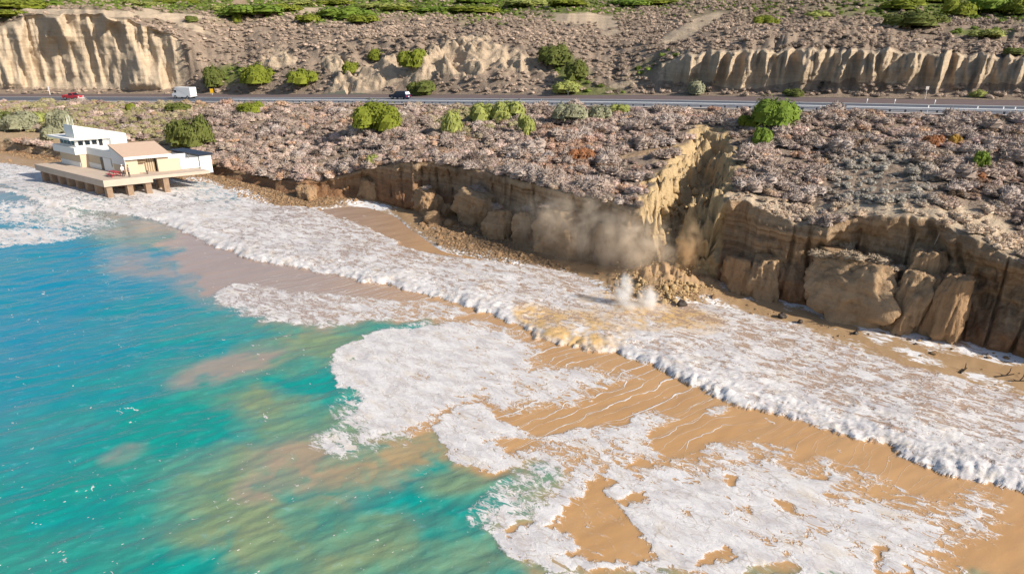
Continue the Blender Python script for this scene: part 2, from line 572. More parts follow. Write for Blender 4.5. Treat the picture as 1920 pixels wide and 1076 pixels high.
#@@TERRAIN
# ------------------------------------------------------------------ ground plan curves (surveyed from the photograph)
def curve_from(pts):
    P = np.array(pts)
    ph = P[:, 0] / P[:, 1]
    o = np.argsort(ph)
    return ph[o], P[o, 1], P[o, 2]


NC = 1000
PHI = np.linspace(-0.98, 1.06, NC)


def smooth(a, n=9):
    k = np.hanning(n + 2)[1:-1]; k /= k.sum()
    return np.convolve(np.pad(a, n // 2, 'edge'), k, 'valid')


def ev(c, n=9):
    return smooth(np.interp(PHI, c[0], c[1]), n), smooth(np.interp(PHI, c[0], c[2]), n)


water_px = [(-400, 300), (-200, 302), (0, 306), (70, 318), (150, 328), (240, 336), (330, 340), (400, 348), (450, 372), (520, 389), (600, 390), (650, 384),
            (690, 386), (740, 402), (770, 428), (830, 468), (950, 490), (1010, 498), (1100, 524), (1180, 566), (1230, 572), (1290, 566), (1360, 582),
            (1500, 614), (1570, 642), (1700, 694), (1800, 714), (1920, 744), (2100, 800), (2400, 900)]
base_px = [(-400, 278), (-200, 278), (0, 284), (60, 290), (120, 302), (200, 314), (300, 322), (400, 328), (425, 336), (500, 353), (560, 371), (600, 372),
           (650, 374), (700, 384), (760, 402), (850, 415), (950, 455), (1010, 483), (1100, 503), (1180, 528), (1230, 545), (1310, 548), (1345, 550),
           (1450, 582), (1560, 612), (1640, 640), (1740, 656), (1850, 690), (1920, 708), (2100, 765), (2400, 860)]
cW = curve_from([atz(x, y, 0.10) for x, y in water_px])
cB = curve_from([atz(x, y, 0.55) for x, y in base_px])

lip_px = [(-400, 262, 3), (-200, 262, 3), (0, 264, 3), (60, 273, 3), (120, 288, 3), (180, 304, 2), (300, 314, 2), (400, 319, 3), (430, 323, 3), (500, 334, 3), (560, 341, 3), (610, 337, 3),
          (680, 318, 3.8), (760, 305, 4.6), (800, 303, 4.8), (860, 314, 4.8), (960, 335, 4.8), (1040, 355, 4.6), (1110, 374, 4.4), (1190, 387, 4.2),
          (1260, 385, 4.2), (1340, 369, 4.2), (1400, 378, 4.0), (1450, 402, 3.6), (1500, 421, 3.4), (1545, 425, 3.6), (1600, 408, 5.0), (1700, 403, 5.6), (1780, 424, 5.2),
          (1830, 445, 4.4), (1900, 485, 3.8), (2000, 525, 3.8), (2400, 640, 3.8)]
lp = []
for x, y, off in lip_px:
    rx, rf, rd = ray(x, y)
    phi = rx / rf
    Yb = np.interp(phi, cB[0], cB[1]) + off
    tt = Yb / rf
    lp.append((rx * tt, Yb, CAM_H + rd * tt))
cL = curve_from(lp)

# road: guardrail line, then the carriageway 18 m inland of it
rail_px = [(2300, 224, 78), (1950, 217.5, 88), (1850, 215.5, 91), (1580, 209, 98), (1240, 200.5, 112), (1000, 197.5, 123.5), (750, 195, 139), (640, 193.5, 146.6),
           (347, 191.5, 169), (138, 190.5, 182), (0, 190, 189), (-200, 190, 198), (-500, 190, 210)]
RL = np.array([atd(*p) for p in rail_px])
ts = np.linspace(0, 1, 400)
cum = np.concatenate([[0], np.cumsum(np.linalg.norm(np.diff(RL[:, :2], axis=0), axis=1))])
rail_len = cum[-1]
RLs = np.stack([smooth(np.interp(ts * rail_len, cum, RL[:, k]), 61) for k in range(3)], 1)
RLs[:30] = np.stack([np.interp(ts[:30] * rail_len, cum, RL[:, k]) for k in range(3)], 1) * np.linspace(1, 0, 30)[:, None] + RLs[:30] * np.linspace(0, 1, 30)[:, None]
tang = np.gradient(RLs[:, :2], axis=0)
tang /= np.linalg.norm(tang, axis=1)[:, None]
nrm = np.stack([tang[:, 1], -tang[:, 0]], 1)
if nrm[200, 1] < 0:
    nrm = -nrm


def road_at(i, off, dz=0.0):
    i = np.asarray(i, float)
    k = np.clip(i, 0, 399)
    f = lambda a: np.interp(k, np.arange(400), a)
    return np.stack([f(RLs[:, 0]) + f(nrm[:, 0]) * off, f(RLs[:, 1]) + f(nrm[:, 1]) * off, f(RLs[:, 2]) + dz + 0.012 * off], -1)


idx = np.arange(400)
cR = curve_from(road_at(idx, -1.2, -0.12))
cT = curve_from(road_at(idx, 19.0, 0.05))

Yw, Zw = ev(cW); Yb, Zb = ev(cB); Yl, Zl = ev(cL, 7); Yr, Zr = ev(cR, 5); Yt, Zt = ev(cT, 5)
arc = np.concatenate([[0], np.cumsum(np.hypot(np.diff(PHI * Yb), np.diff(Yb)))])
Yb = Yb + 3.0 * sstep(-0.30, -0.20, PHI) + 0.4 * fbm2(arc * 0.14, 0 * arc, 3, 1.1) + 0.2 * fbm2(arc * 0.7, 0 * arc + 3, 3, 2.3)
Yl = Yl + 0.75 * fbm2(arc * 0.22, 0 * arc + 9, 4, 3.1, 0.6)
Zl = Zl + 0.18 * fbm2(arc * 0.5, 0 * arc + 5, 3, 4.7)
Yl = np.maximum(Yl, Yb + 0.5)
Zl = np.maximum(Zl, 1.6)

# hill crest: (px, py, metres inland of the hill toe)
crest_px = [(-400, 70, 13), (-150, 55, 13), (0, 46, 12), (60, 27, 10), (200, 27, 9), (270, 48, 10), (350, 76, 11), (395, 104, 15), (450, 92, 26), (560, 78, 33), (700, 66, 36),
            (800, 66, 32), (900, 78, 28), (1000, 92, 26), (1090, 122, 22), (1150, 150, 13), (1200, 140, 13), (1290, 98, 10), (1400, 92, 9), (1600, 92, 9),
            (1800, 98, 10), (1920, 104, 10), (2300, 112, 10)]
back_px = [(-400, 25, 65), (-150, 18, 62), (0, 12, 60), (200, 10, 60), (390, 18, 65), (640, 32, 95), (900, 34, 95), (1000, 40, 90), (1150, 70, 60), (1250, 62, 55), (1400, 50, 50), (1600, 48, 52),
           (1920, 46, 55), (2300, 46, 55)]
far_px = [(-400, -55, 230), (0, -60, 230), (640, -25, 260), (1150, -22, 210), (1600, -40, 190), (1920, -45, 190), (2300, -45, 190)]


def inland(pxs):
    out = []
    for x, y, off in pxs:
        rx, rf, rd = ray(x, y)
        Yy = np.interp(rx / rf, cT[0], cT[1]) + off
        tt = Yy / rf
        out.append((rx * tt, Yy, CAM_H + rd * tt))
    return curve_from(out)


Yc, Zc = ev(inland(crest_px), 13)
Zc = Zc + 0.7 * fbm2(PHI * 45, 0 * PHI, 4, 29.0)
Yc = Yc + 1.3 * fbm2(PHI * 60, 0 * PHI + 4, 3, 30.0)
Yk, Zk = ev(inland(back_px), 31)
Yf, Zf = ev(inland(far_px), 61)

# ---- sheet rows
def blob(px, py, lst):
    m = np.zeros(px.shape, np.float32)
    for (x, y, rx, ry, a) in lst:
        c, s = math.cos(R(a)), math.sin(R(a))
        dx, dy = px - x, py - y
        q = ((dx * c + dy * s) / rx) ** 2 + ((-dx * s + dy * c) / ry) ** 2
        m = np.maximum(m, np.clip(1.35 - q, 0, 1))
    return m


def rim(px, py, d=None):
    """point of the fan-shaped slope between cliff lip and road seen at a photo position"""
    k = ray(px, py)[2]
    return atd(px, py, 22.2 / (0.093 - k))


SCAR = [rim(1196, 392), rim(1222, 352), rim(1262, 300), rim(1292, 270), rim(1318, 244), rim(1348, 258), rim(1374, 296), rim(1364, 338), rim(1336, 376)]
SCAR = [tuple(p[:2]) for p in SCAR] + [tuple(atz(1322, 552, 0.5)[:2]), tuple(atz(1190, 560, 0.5)[:2])]
MOUND = atz(1244, 528, 0.4)


def scar_floor(X, Y):
    f = np.interp(Y, [57, 61, 65, 71, 78, 86, 92, 97], [0.3, 1.3, 2.7, 4.2, 5.5, 6.6, 8.2, 10.8])
    return f + 0.8 * fbm2(X * 0.35, Y * 0.35, 5, 8.8, 0.62)


def carve(P):
    X, Y = P[..., 0], P[..., 1]
    sd = sd_poly(X + 1.5 * fbm2(X * 0.30, Y * 0.30, 4, 5.1, 0.6), Y + 1.5 * fbm2(X * 0.30, Y * 0.30, 4, 6.1, 0.6), SCAR)
    f = scar_floor(X, Y)
    m = sstep(-0.2, 3.4, sd + 0.9 + 0.9 * fbm2(X * 0.9, Y * 0.9, 3, 9.1))
    P[..., 2] = np.where(f < P[..., 2], P[..., 2] * (1 - m) + f * m, P[..., 2])
    return sstep(-1.6, -0.6, sd)


# beach rows
nb = 26
u = np.linspace(0, 1, nb)[:, None]
Ys = Yw - 5.0
By = np.where(u < 0.4, Ys + (Yw - Ys) * (u / 0.4), Yw + (Yb + 0.6 - Yw) * (u - 0.4) / 0.6)
Bz = np.where(u < 0.4, -0.7 + 0.80 * (u / 0.4), 0.10 + (Zb - 0.10) * ((u - 0.4) / 0.6))
Bx = PHI[None, :] * By
Pb = np.stack([Bx, By, Bz], -1)
Pb[..., 2] += 0.05 * fbm2(Bx * 0.5, By * 0.5, 3, 2.2) * sstep(0.3, 0.6, u)
mnd = np.exp(-(((Bx - MOUND[0]) / 4.4) ** 2 + ((By - MOUND[1]) / 3.2) ** 2))
Pb[..., 2] += mnd * (1.5 + 0.6 * fbm2(Bx * 0.8, By * 0.8, 5, 4.2, 0.65))
bpx, bpyy, _ = proj(Pb)
bwarp = fbm2(Bx * 0.35, By * 0.35, 4, 7.7)
bfoam = 0.0 * Bx
bfoam = np.maximum(bfoam, (0.42 + 0.2 * bwarp) * sstep(0.55, 0.34, u + 0.06 * bwarp))
bfoam = np.maximum(bfoam, 0.72 * sstep(1330, 1380, bpx) * sstep(0.72, 0.92, u + 0.12 * bwarp))
bfoam = np.maximum(bfoam, 0.66 * blob(bpx, bpyy, [(690, 386, 55, 10, 8), (470, 370, 45, 12, 20), (380, 345, 40, 12, 10)]))
bfoam = np.maximum(bfoam, 0.5 * blob(bpx, bpyy, [(1640, 628, 40, 12, 30), (1350, 568, 40, 10, 20), (1720, 668, 60, 10, 20), (1860, 715, 60, 10, 15)]))
grav = (1 - np.clip(1.6 * mnd, 0, 1)) * np.clip(blob(bpx, bpyy, [(500, 362, 120, 26, 12), (900, 460, 120, 34, 22), (1000, 492, 80, 16, 15), (1240, 530, 90, 40, 0), (80, 288, 120, 14, 8), (600, 378, 70, 14, 0), (300, 330, 130, 20, 5)]) + 0.3 * bwarp, 0, 1)
beach = link('beach', np_mesh('beach', Pb.reshape(-1, 3), grid_faces(nb, NC), [M['beach']], True, {'foam': bfoam, 'gravel': grav}))
tag(beach, 'wet sand and gravel strip between the surf and the foot of the bluff', kind='structure')

# bluff: cliff rows then slope rows
nv, nw = 84, 150
vv = np.linspace(0, 1, nv)[:, None]
yfr = np.interp(vv, [0, 0.1, 0.3, 0.62, 0.9, 1.0], [0, 0.35, 0.55, 0.75, 0.85, 1.0])
hgt = (Zl - Zb)[None, :]
Cy = Yb + (Yl - Yb) * yfr
Cz = (Zb - 0.35) + (Zl - Zb + 0.35) * vv
ar = np.broadcast_to(arc[None, :], Cy.shape)
fade = sstep(0.0, 0.12, vv) * (1 - 0.75 * sstep(0.86, 1.0, vv)) * np.clip(hgt / 5.0, 0, 1.2)
disp = 1.15 * ridged2(ar * 0.10, Cz * 0.05, 3, 3.0) + 0.5 * fbm2(ar * 0.45, Cz * 0.30, 4, 6.0) + 0.16 * noise2(ar * 0.05, Cz * 1.7, 2.0) + 0.22 * ridged2(ar * 0.9, Cz * 0.22, 3, 9.0)
alc = np.clip(fbm2(ar * 0.085, Cz * 0.02, 2, 12.0), -0.4, 1)
disp = (disp - 0.7) * 0.55 - 1.3 * alc * sstep(0.05, 0.3, vv) * sstep(1.0, 0.6, vv) - 0.9 * sstep(0.15, 0.5, vv) * sstep(1.0, 0.7, vv)
disp = disp + 0.20 * fbm2(ar * 1.3, Cz * 0.9, 3, 14.0) + 0.22 * np.clip(noise2(ar * 0.12, Cz * 1.1, 16.0), 0, 1) - 0.5 * sstep(0.10, 0.0, np.abs(noise2(ar * 0.35, Cz * 0.06, 18.0)))
Cy = Cy - disp * fade
Pc = np.stack([PHI[None, :] * Cy, Cy, Cz], -1)
ww = (np.linspace(0, 1, nw) ** 1.15)[1:, None]
Sy = Cy[-1] + (Yr - Cy[-1]) * ww
prof = ww + 0.10 * np.sin(ww * math.pi) * np.clip((Zr - Zl) / 4, 0, 1)
Sz = Zl + (Zr - Zl) * prof
Sx = PHI[None, :] * Sy
endf = sstep(0, 0.06, ww) * sstep(1.0, 0.93, ww)
Sz = Sz + endf * (0.45 * fbm2(Sx * 0.09, Sy * 0.09, 4, 1.5) + 0.12 * fbm2(Sx * 0.6, Sy * 0.6, 3, 3.5))
Ps = np.stack([Sx, Sy, Sz], -1)
# flat dirt lot and building pad at the left
px0, py0, _ = proj(Ps)
lotm = sd_poly(Sx, Sy, [atz(-420, 268, 2.3)[:2], atz(0, 270, 2.3)[:2], atz(60, 285, 2.3)[:2], atz(120, 300, 2.3)[:2], atz(390, 322, 2.6)[:2], atz(420, 300, 2.6)[:2], atz(300, 268, 2.6)[:2], atz(130, 256, 2.3)[:2], atz(0, 243, 2.3)[:2], atz(-420, 236, 2.3)[:2]])
lm = sstep(-3.5, 0.5, lotm)
Ps[..., 2] = Ps[..., 2] * (1 - lm) + (2.35 + 0.05 * fbm2(Sx * 0.4, Sy * 0.4, 3, 9.9)) * lm
Pbl = np.concatenate([Pc, Ps], 0)
fresh = carve(Pbl)
mX, mY = Pbl[..., 0], Pbl[..., 1]
bpx, bpyy, bdep = proj(Pbl)
rowv = np.concatenate([vv, 1 + ww], 0) + 0 * PHI[None, :]
bare = np.where(rowv < 1.0, 1.0, 0.0)
lipw = 0.035 + 0.03 * fbm2(ar[0] * 0.3, ar[0] * 0 + 2, 3, 5.5)
bare = np.maximum(bare, sstep(1.0 + lipw[None, :] + 0.02, 1.0 + lipw[None, :], rowv) * 0.6)
wrp = fbm2(mX * 0.2, mY * 0.2, 3, 7.1)
pale = np.clip(1.3 * blob(bpx, bpyy, [(1430, 395, 120, 30, 10), (1660, 402, 190, 20, 2), (1850, 445, 100, 46, 30), (1190, 375, 40, 14, 20)]), 0, 1) * sstep(0.97, 1.03, rowv)
bare = np.clip(np.maximum(np.maximum(bare, fresh), np.maximum(pale * 0.8, blob(bpx, bpyy, [(1215, 285, 70, 5, -12), (1000, 190, 900, 3, 1), (430, 330, 60, 10, 10), (560, 360, 60, 18, 0)]) * 0.8)) , 0, 1)
red = np.clip(sstep(0.55, 0.1, np.where(rowv < 1, rowv, 2)) + 0.35 * wrp, 0, 1) * (1 - 0.8 * fresh) + 0.8 * blob(bpx, bpyy, [(560, 360, 160, 40, 5), (400, 322, 40, 12, 0), (760, 380, 120, 50, 10)])
attrs = {'bare': bare, 'red': np.clip(red, 0, 1), 'fresh': fresh, 'lot': sstep(-1.0, 0.6, np.concatenate([np.full((nv, NC), -9.0), lotm], 0) + wrp), 'grassy': 0 * bare, 'pale': pale}
bluff = link('bluff', np_mesh('bluff', Pbl.reshape(-1, 3), grid_faces(nv + nw - 1, NC), [M['ground']], True, attrs))
tag(bluff, 'eroded sandstone sea bluff with a fresh landslide scar below the highway', kind='structure')

# ---- hillside behind the road
n1, n2, n3 = 120, 90, 30
aR = np.concatenate([[0], np.cumsum(np.hypot(np.diff(PHI * Yt), np.diff(Yt)))])
h1 = np.linspace(0, 1, n1)[:, None]
h2 = np.linspace(0, 1, n2 + 1)[1:, None]
h3 = np.linspace(0, 1, n3 + 1)[1:, None]
steep = np.clip(1.4 - (Yc - Yt) / 16.0, 0, 1)          # 1 where the crest stands close over the toe
steep = smooth(steep, 41)
toe = 2.0
p1 = h1 * (1 - steep) + np.interp(h1, [0, 0.12, 0.3, 0.85, 1], [0, 0.42, 0.56, 0.80, 1.0]) * steep
z1 = h1 * (1 - steep) + np.interp(h1, [0, 0.12, 0.3, 0.85, 1], [0, 0.03, 0.16, 0.93, 1.0]) * steep
H1y = Yt + (Yc - Yt) * p1
H1z = Zt + (Zc - Zt) * z1
a2 = np.broadcast_to(aR[None, :], H1y.shape)
cf = sstep(0.02, 0.25, h1) * sstep(1.02, 0.9, h1) * steep
# fluted badland ribs on the right, big alcoves on the left
right = sstep(0.16, 0.26, PHI)[None, :]
left = sstep(-0.42, -0.50, PHI)[None, :]
rib = 0.55 * ridged2(a2 * 0.6 + 0.2 * noise2(a2 * 0.5, H1z * 0.2, 5.0), H1z * 0.05, 2, 6.0) * sstep(0.25, 0.6, h1) + ridged2(a2 * 0.21 + 0.16 * fbm2(a2 * 0.35, H1z * 0.12, 3, 1.0) - 0.035 * H1z, H1z * 0.02, 4, 2.0)
H1y = H1y - cf * right * (2.3 * rib * (0.5 + 0.5 * sstep(0.15, 0.6, h1)) - 0.5)
big = fbm2(a2 * 0.05, H1z * 0.035, 3, 4.0)
H1y = H1y + cf * left * (4.6 * np.tanh(4.5 * big) + 1.3 * fbm2(a2 * 0.25, H1z * 0.12, 4, 5.0) - 1.0 * ridged2(a2 * 0.3, H1z * 0.04, 2, 7.0) + 0.35 * noise2(a2 * 0.02, H1z * 0.9, 3.0))
mid = (1 - steep)[None, :] * sstep(0.04, 0.3, h1) * sstep(1.1, 0.75, h1)
X1 = PHI[None, :] * H1y
gul = ridged2(X1 * 0.055 + H1y * 0.02, H1y * 0.02, 3, 11.0) * 1.5 + 0.9 * fbm2(X1 * 0.11, H1y * 0.11, 4, 13.0)
H1z = H1z + mid * gul
# small scarps on the middle slope
mpx, mpy, _ = proj(np.stack([PHI[None, :] * H1y, H1y, H1z], -1))
scarp_l = [(1140, 50, 26, 20, 0), (960, 112, 75, 22, 12), (870, 80, 60, 14, -8), (795, 135, 40, 22, -35), (520, 108, 36, 22, 0), (1085, 35, 60, 14, 5), (1300, 50, 70, 14, -28), (840, 120, 80, 26, 0), (700, 140, 90, 30, -20), (640, 120, 40, 20, 0), (1165, 160, 30, 8, -10), (905, 105, 110, 26, 5)]
sc = np.clip(blob(mpx, mpy, scarp_l) * (0.8 + 0.9 * fbm2(X1 * 0.12, H1y * 0.12, 3, 25.0)), 0, 1.2)
H1z = H1z + sc * (1 - steep)[None, :] * (1.7 * ridged2(X1 * 0.19 + 0.10 * H1y + 0.3 * fbm2(X1 * 0.2, H1y * 0.2, 3, 22.0), H1y * 0.10, 4, 21.0) + 0.5 * fbm2(X1 * 0.6, H1y * 0.6, 3, 24.0) - 0.5)
H2y = H1y[-1] + (Yk - H1y[-1]) * h2
H2z = H1z[-1] + (Zk - H1z[-1]) * (h2 + 0.12 * np.sin(h2 * math.pi))
X2 = PHI[None, :] * H2y
e2 = sstep(0, 0.12, h2)
H2z = H2z + e2 * (1.4 * fbm2(X2 * 0.03, H2y * 0.03, 4, 15.0) + 0.5 * ridged2(X2 * 0.07, H2y * 0.07, 2, 17.0))
H3y = H2y[-1] + (Yf - H2y[-1]) * h3
H3z = H2z[-1] + (Zf - H2z[-1]) * h3 + 2.0 * sstep(0, 0.3, h3) * fbm2(PHI[None, :] * H3y * 0.012, H3y * 0.012, 4, 19.0)
Hy = np.concatenate([H1y, H2y, H3y], 0); Hz = np.concatenate([H1z, H2z, H3z], 0)
Ph = np.stack([PHI[None, :] * Hy, Hy, Hz], -1)
hpx, hpy, hdep = proj(Ph)
hw = fbm2(Ph[..., 0] * 0.06, Ph[..., 1] * 0.06, 4, 23.0)
hbare = np.zeros_like(hpx)
hbare[:n1] = np.clip(cf * 1.6 * np.maximum(right * sstep(0.30, 0.4, h1 + 0.15 * hw[:n1]), left * sstep(0.0, 0.1, h1)) , 0, 1)
hbare = np.maximum(hbare, blob(hpx, hpy, scarp_l) * 0.8 + 0.5 * hw * (blob(hpx, hpy, scarp_l) > 0))
hbare = np.maximum(hbare, 0.9 * blob(hpx, hpy, [(200, 26, 240, 7, 2), (330, 40, 80, 8, 20), (560, 20, 120, 6, 0), (450, 6, 16, 14, 60)]))
hgreen = np.clip(np.maximum(sstep(48, 20, hpy + 14 * hw), blob(hpx, hpy, [(1075, 140, 45, 28, 40), (1120, 175, 60, 14, 0), (1230, 120, 60, 16, -25), (430, 140, 30, 20, 0), (1840, 62, 60, 8, 0)])), 0, 1) * (1 - 0.85 * blob(hpx, hpy, [(200, 26, 280, 14, 2)]))
hgreen *= 1 - 0.75 * sstep(1050, 1250, hpx) * sstep(1700, 1500, hpx)
hillside = link('hillside', np_mesh('hillside', Ph.reshape(-1, 3), grid_faces(n1 + n2 + n3, NC), [M['ground']], True,
                {'bare': np.clip(hbare, 0, 1), 'red': 0.25 * sstep(600, 700, hpx) * sstep(1050, 950, hpx), 'fresh': 0 * hbare, 'lot': 0 * hbare, 'grassy': hgreen, 'pale': 0.9 * sstep(480, 380, hpx) + 0.75 * sstep(480, 500, hpx)}))
tag(hillside, 'dry coastal hillside with eroded sandstone faces behind the highway', kind='structure')

#@@SEA
# ------------------------------------------------------------------ sea
nr, ncs = 620, 880
sy = 17.0 * np.exp(np.linspace(0, math.log(135 / 17.0), nr))
sp = np.linspace(-1.22, 1.22, ncs)
SY = np.repeat(sy[:, None], ncs, 1)
SX = sp[None, :] * SY
wx = fbm2(SX * 0.30, SY * 0.30, 4, 31.0, 0.55); wy = fbm2(SX * 0.30, SY * 0.30, 4, 37.0, 0.55)
fx = fbm2(SX * 1.4, SY * 1.4, 3, 41.0, 0.55); fy = fbm2(SX * 1.4, SY * 1.4, 3, 43.0, 0.55)
X_ = SX + 0.55 * wx + 0.22 * fx; Y_ = SY + 0.55 * wy + 0.22 * fy
front_px = [(300, 416), (345, 436), (400, 460), (480, 490), (560, 505), (640, 520), (720, 535), (780, 550), (850, 566), (900, 585), (950, 600), (1000, 627), (1040, 648), (1100, 657),
            (1148, 655), (1190, 676), (1250, 702), (1330, 741), (1400, 766), (1440, 777), (1530, 802), (1580, 817), (1660, 842), (1680, 857), (1750, 882), (1820, 907), (1920, 932), (2200, 1010)]
back_px_ = [(2300, 850), (1920, 745), (1800, 714), (1700, 692), (1570, 640), (1500, 612), (1360, 578), (1290, 562), (1180, 556), (1100, 520), (1000, 500), (860, 484), (770, 470), (740, 450), (690, 428), (640, 410), (600, 395), (600, 375), (400, 330), (0, 290),
            (-300, 290), (-300, 350), (0, 345), (60, 385), (200, 400)]
front = wpoly(front_px)
W1 = front + wpoly(back_px_)
d_front = seg_dist(X_, Y_, front)
ins = sd_poly(X_, Y_, W1)
band = sstep(-0.15, 0.25, ins)
foam = np.zeros_like(SX)
spx, spy, sdep = proj(np.stack([SX, SY, 0 * SX], -1))
n_lo = fbm2(SX * 0.16, SY * 0.16, 3, 51.0)
rightish = sstep(-35, -15, SX)
fb = 0.82 - 0.26 * sstep(0.4, 2.5, d_front) - 0.10 * sstep(4, 11, d_front) + 0.16 * n_lo
fb = fb + 0.15 * sstep(-26, -45, SX)
foam = np.maximum(foam, band * np.clip(fb, 0.42, 0.95))
A = wpoly([(616, 690), (626, 668), (652, 643), (720, 622), (800, 610), (850, 606), (910, 612), (960, 630), (985, 655), (990, 690), (985, 720), (930, 742), (880, 745), (840, 765), (790, 795), (740, 815), (690, 822), (645, 812), (640, 785), (676, 752), (668, 738), (632, 722)])
sa = sd_poly(X_, Y_, A)
fa = np.clip(0.58 + 0.22 * sstep(0, 2.0, sa) + 0.25 * sstep(-2, -9, SX), 0, 1.05) + 0.05 * n_lo
fa -= 0.45 * blob(*proj(np.stack([SX, SY, 0 * SX], -1))[:2], [(790, 703, 22, 14, 0), (672, 670, 22, 10, -20), (665, 795, 40, 20, 10)])
ew = 0.3 + 1.3 * sstep(760, 930, spx) * sstep(780, 700, spy) + 0.9 * sstep(760, 800, spy)
foam = np.maximum(foam, sstep(-ew, ew * 0.9, sa) * fa)
A2 = wpoly([(880, 620), (1010, 640), (1000, 690), (1120, 690), (1180, 705), (1110, 740), (990, 770), (900, 760)])
s2 = sd_poly(X_, Y_, A2)
foam = np.maximum(foam, sstep(-1.2, 1.2, s2) * (0.60 + 0.18 * n_lo))
Bp = wpoly([(800, 815), (806, 800), (822, 778), (862, 760), (905, 752), (945, 772), (975, 800), (1000, 818), (1060, 805), (1160, 790), (1230, 770), (1260, 790), (1210, 820), (1255, 850), (1230, 870), (1180, 852), (1120, 828), (1030, 832), (960, 830), (930, 822), (950, 850), (1000, 858), (960, 885), (930, 878), (850, 866), (832, 842)])
sb = sd_poly(X_, Y_, Bp)
foam = np.maximum(foam, sstep(-0.25, 0.25, sb) * (0.66 + 0.2 * sstep(0, 1.0, sb) + 0.08 * n_lo - 0.2 * sstep(1000, 1150, spx)))
Cp = wpoly([(905, 985), (912, 968), (950, 955), (985, 960), (1010, 935), (1040, 922), (1052, 900), (1062, 880), (1090, 862), (1130, 850), (1180, 850), (1230, 856), (1290, 880), (1330, 868), (1400, 862), (1418, 848), (1455, 850), (1462, 872), (1520, 890), (1580, 880), (1612, 900), (1560, 932), (1640, 945), (1740, 956),
            (1790, 962), (1830, 942), (1842, 960), (1825, 985), (1765, 1000), (1760, 1040), (1770, 1100), (1430, 1100), (1330, 1060), (1240, 1070), (1110, 1085), (1010, 1068), (950, 1040), (912, 1012)])
s3 = sd_poly(X_, Y_, Cp)
hole = np.zeros_like(SX)
fringe = np.maximum(0.36 * sstep(-2.2, -0.1, s3) * sstep(1000, 1080, spx), 0.34 * sstep(-2.0, -0.1, sa) * sstep(640, 700, spx + 0.5 * (spy - 700)))
for hp in ([(940, 1000), (948, 985), (990, 960), (1008, 965), (995, 985), (960, 1012)],
           [(1110, 900), (1130, 870), (1148, 872), (1146, 920), (1175, 950), (1200, 985), (1235, 1030), (1225, 1052), (1100, 1050), (1040, 1048), (1090, 1030), (1065, 1005), (1020, 985), (1055, 960)],
           [(1170, 875), (1195, 860), (1260, 868), (1215, 885)], [(1150, 930), (1200, 920), (1215, 945), (1180, 948)],
           [(1355, 895), (1370, 880), (1395, 885), (1385, 908), (1360, 908)], [(1460, 925), (1500, 940), (1500, 965), (1470, 955)],
           [(1300, 1035), (1350, 1030), (1390, 1042), (1370, 1056), (1310, 1056)], [(1640, 1015), (1670, 1025), (1665, 1060), (1735, 1060), (1720, 1085), (1640, 1080)],
           [(1370, 950), (1410, 948), (1400, 960), (1375, 962)], [(1430, 1050), (1470, 1052), (1500, 1085), (1380, 1085)], [(1500, 885), (1560, 892), (1590, 900), (1540, 905)],
           [(1085, 1064), (1160, 1058), (1200, 1085), (1090, 1085)]):
    hole = np.maximum(hole, sstep(-0.10, 0.3, sd_poly(X_, Y_, wpoly(hp))))
fc = (0.60 + 0.17 * sstep(0, 1.2, s3) + 0.14 * n_lo) * (1 - hole) + 0.10 * hole
fc -= 0.22 * sstep(960, 860, spy + 20 * wx) * sstep(1500, 1300, spx)
foam = np.maximum(foam, sstep(-0.2 - 0.5 * sstep(1000, 900, spy), 0.2 + 0.5 * sstep(1000, 900, spy), s3) * fc)
Dl = wpoly([(395, 556), (450, 590), (520, 603), (600, 612), (700, 602), (800, 598), (870, 590), (840, 570), (700, 560), (560, 545), (440, 530)])
s4 = sd_poly(X_, Y_, Dl)
foam = np.maximum(foam, sstep(-0.6, 0.4, s4) * (0.50 - 0.16 * sstep(1, 5, s4) + 0.14 * n_lo))
foam = np.maximum(foam, (fringe + 0.05 * n_lo) * (1 - hole))
# lace over the greenish pool and the pocket behind it
foam = np.maximum(foam, 0.50 * blob(spx, spy, [(1080, 855, 110, 45, -8), (960, 935, 90, 40, -30), (1360, 850, 60, 22, 0), (1010, 915, 60, 50, -40)]))
foam = np.maximum(foam, 0.55 * blob(spx, spy, [(1345, 770, 26, 10, -10), (700, 790, 80, 40, 20), (640, 830, 60, 30, 0)]))
# foam on the left, around the deck and the small breaker there
Lf = wpoly([(-300, 430), (0, 430), (90, 428), (168, 440), (120, 452), (0, 465), (-300, 470)])
s5 = sd_poly(X_, Y_, Lf)
foam = np.maximum(foam, sstep(-0.8, 0.6, s5) * (0.66 + 0.15 * n_lo))
f2 = wpoly([(-300, 350), (0, 366), (50, 376), (90, 388), (128, 402)])
d2 = seg_dist(X_, Y_, f2)
foam = np.maximum(foam, sstep(0.9, 0.2, d2) * 1.0)
foam = np.maximum(foam, 0.55 * blob(spx, spy, [(90, 410, 130, 22, 4), (60, 400, 120, 14, 5)]))
sand_b = wpoly([(300, 460), (330, 470), (325, 500), (370, 545), (430, 580), (520, 604), (600, 612), (700, 603), (820, 600), (800, 640), (700, 680), (720, 800), (780, 830), (850, 860), (930, 890), (1040, 890), (1040, 930), (985, 965), (915, 985), (930, 1020), (1000, 1066), (1110, 1085), (1300, 1070), (1700, 1110), (2500, 1110), (2500, 800), (1600, 500), (600, 330), (330, 425)])
s6 = sd_poly(SX + 1.3 * wx, SY + 1.3 * wy, sand_b)
sand = sstep(-1.2, 1.2, s6)
plume = fbm2(SX * 0.16 + 0.25 * wy, SY * 0.22 + 0.25 * wx, 4, 61.0, 0.55)
plume2 = fbm2(SX * 0.10 + 0.2 * wy, SY * 0.2 + 0.2 * wx, 3, 67.0, 0.45)
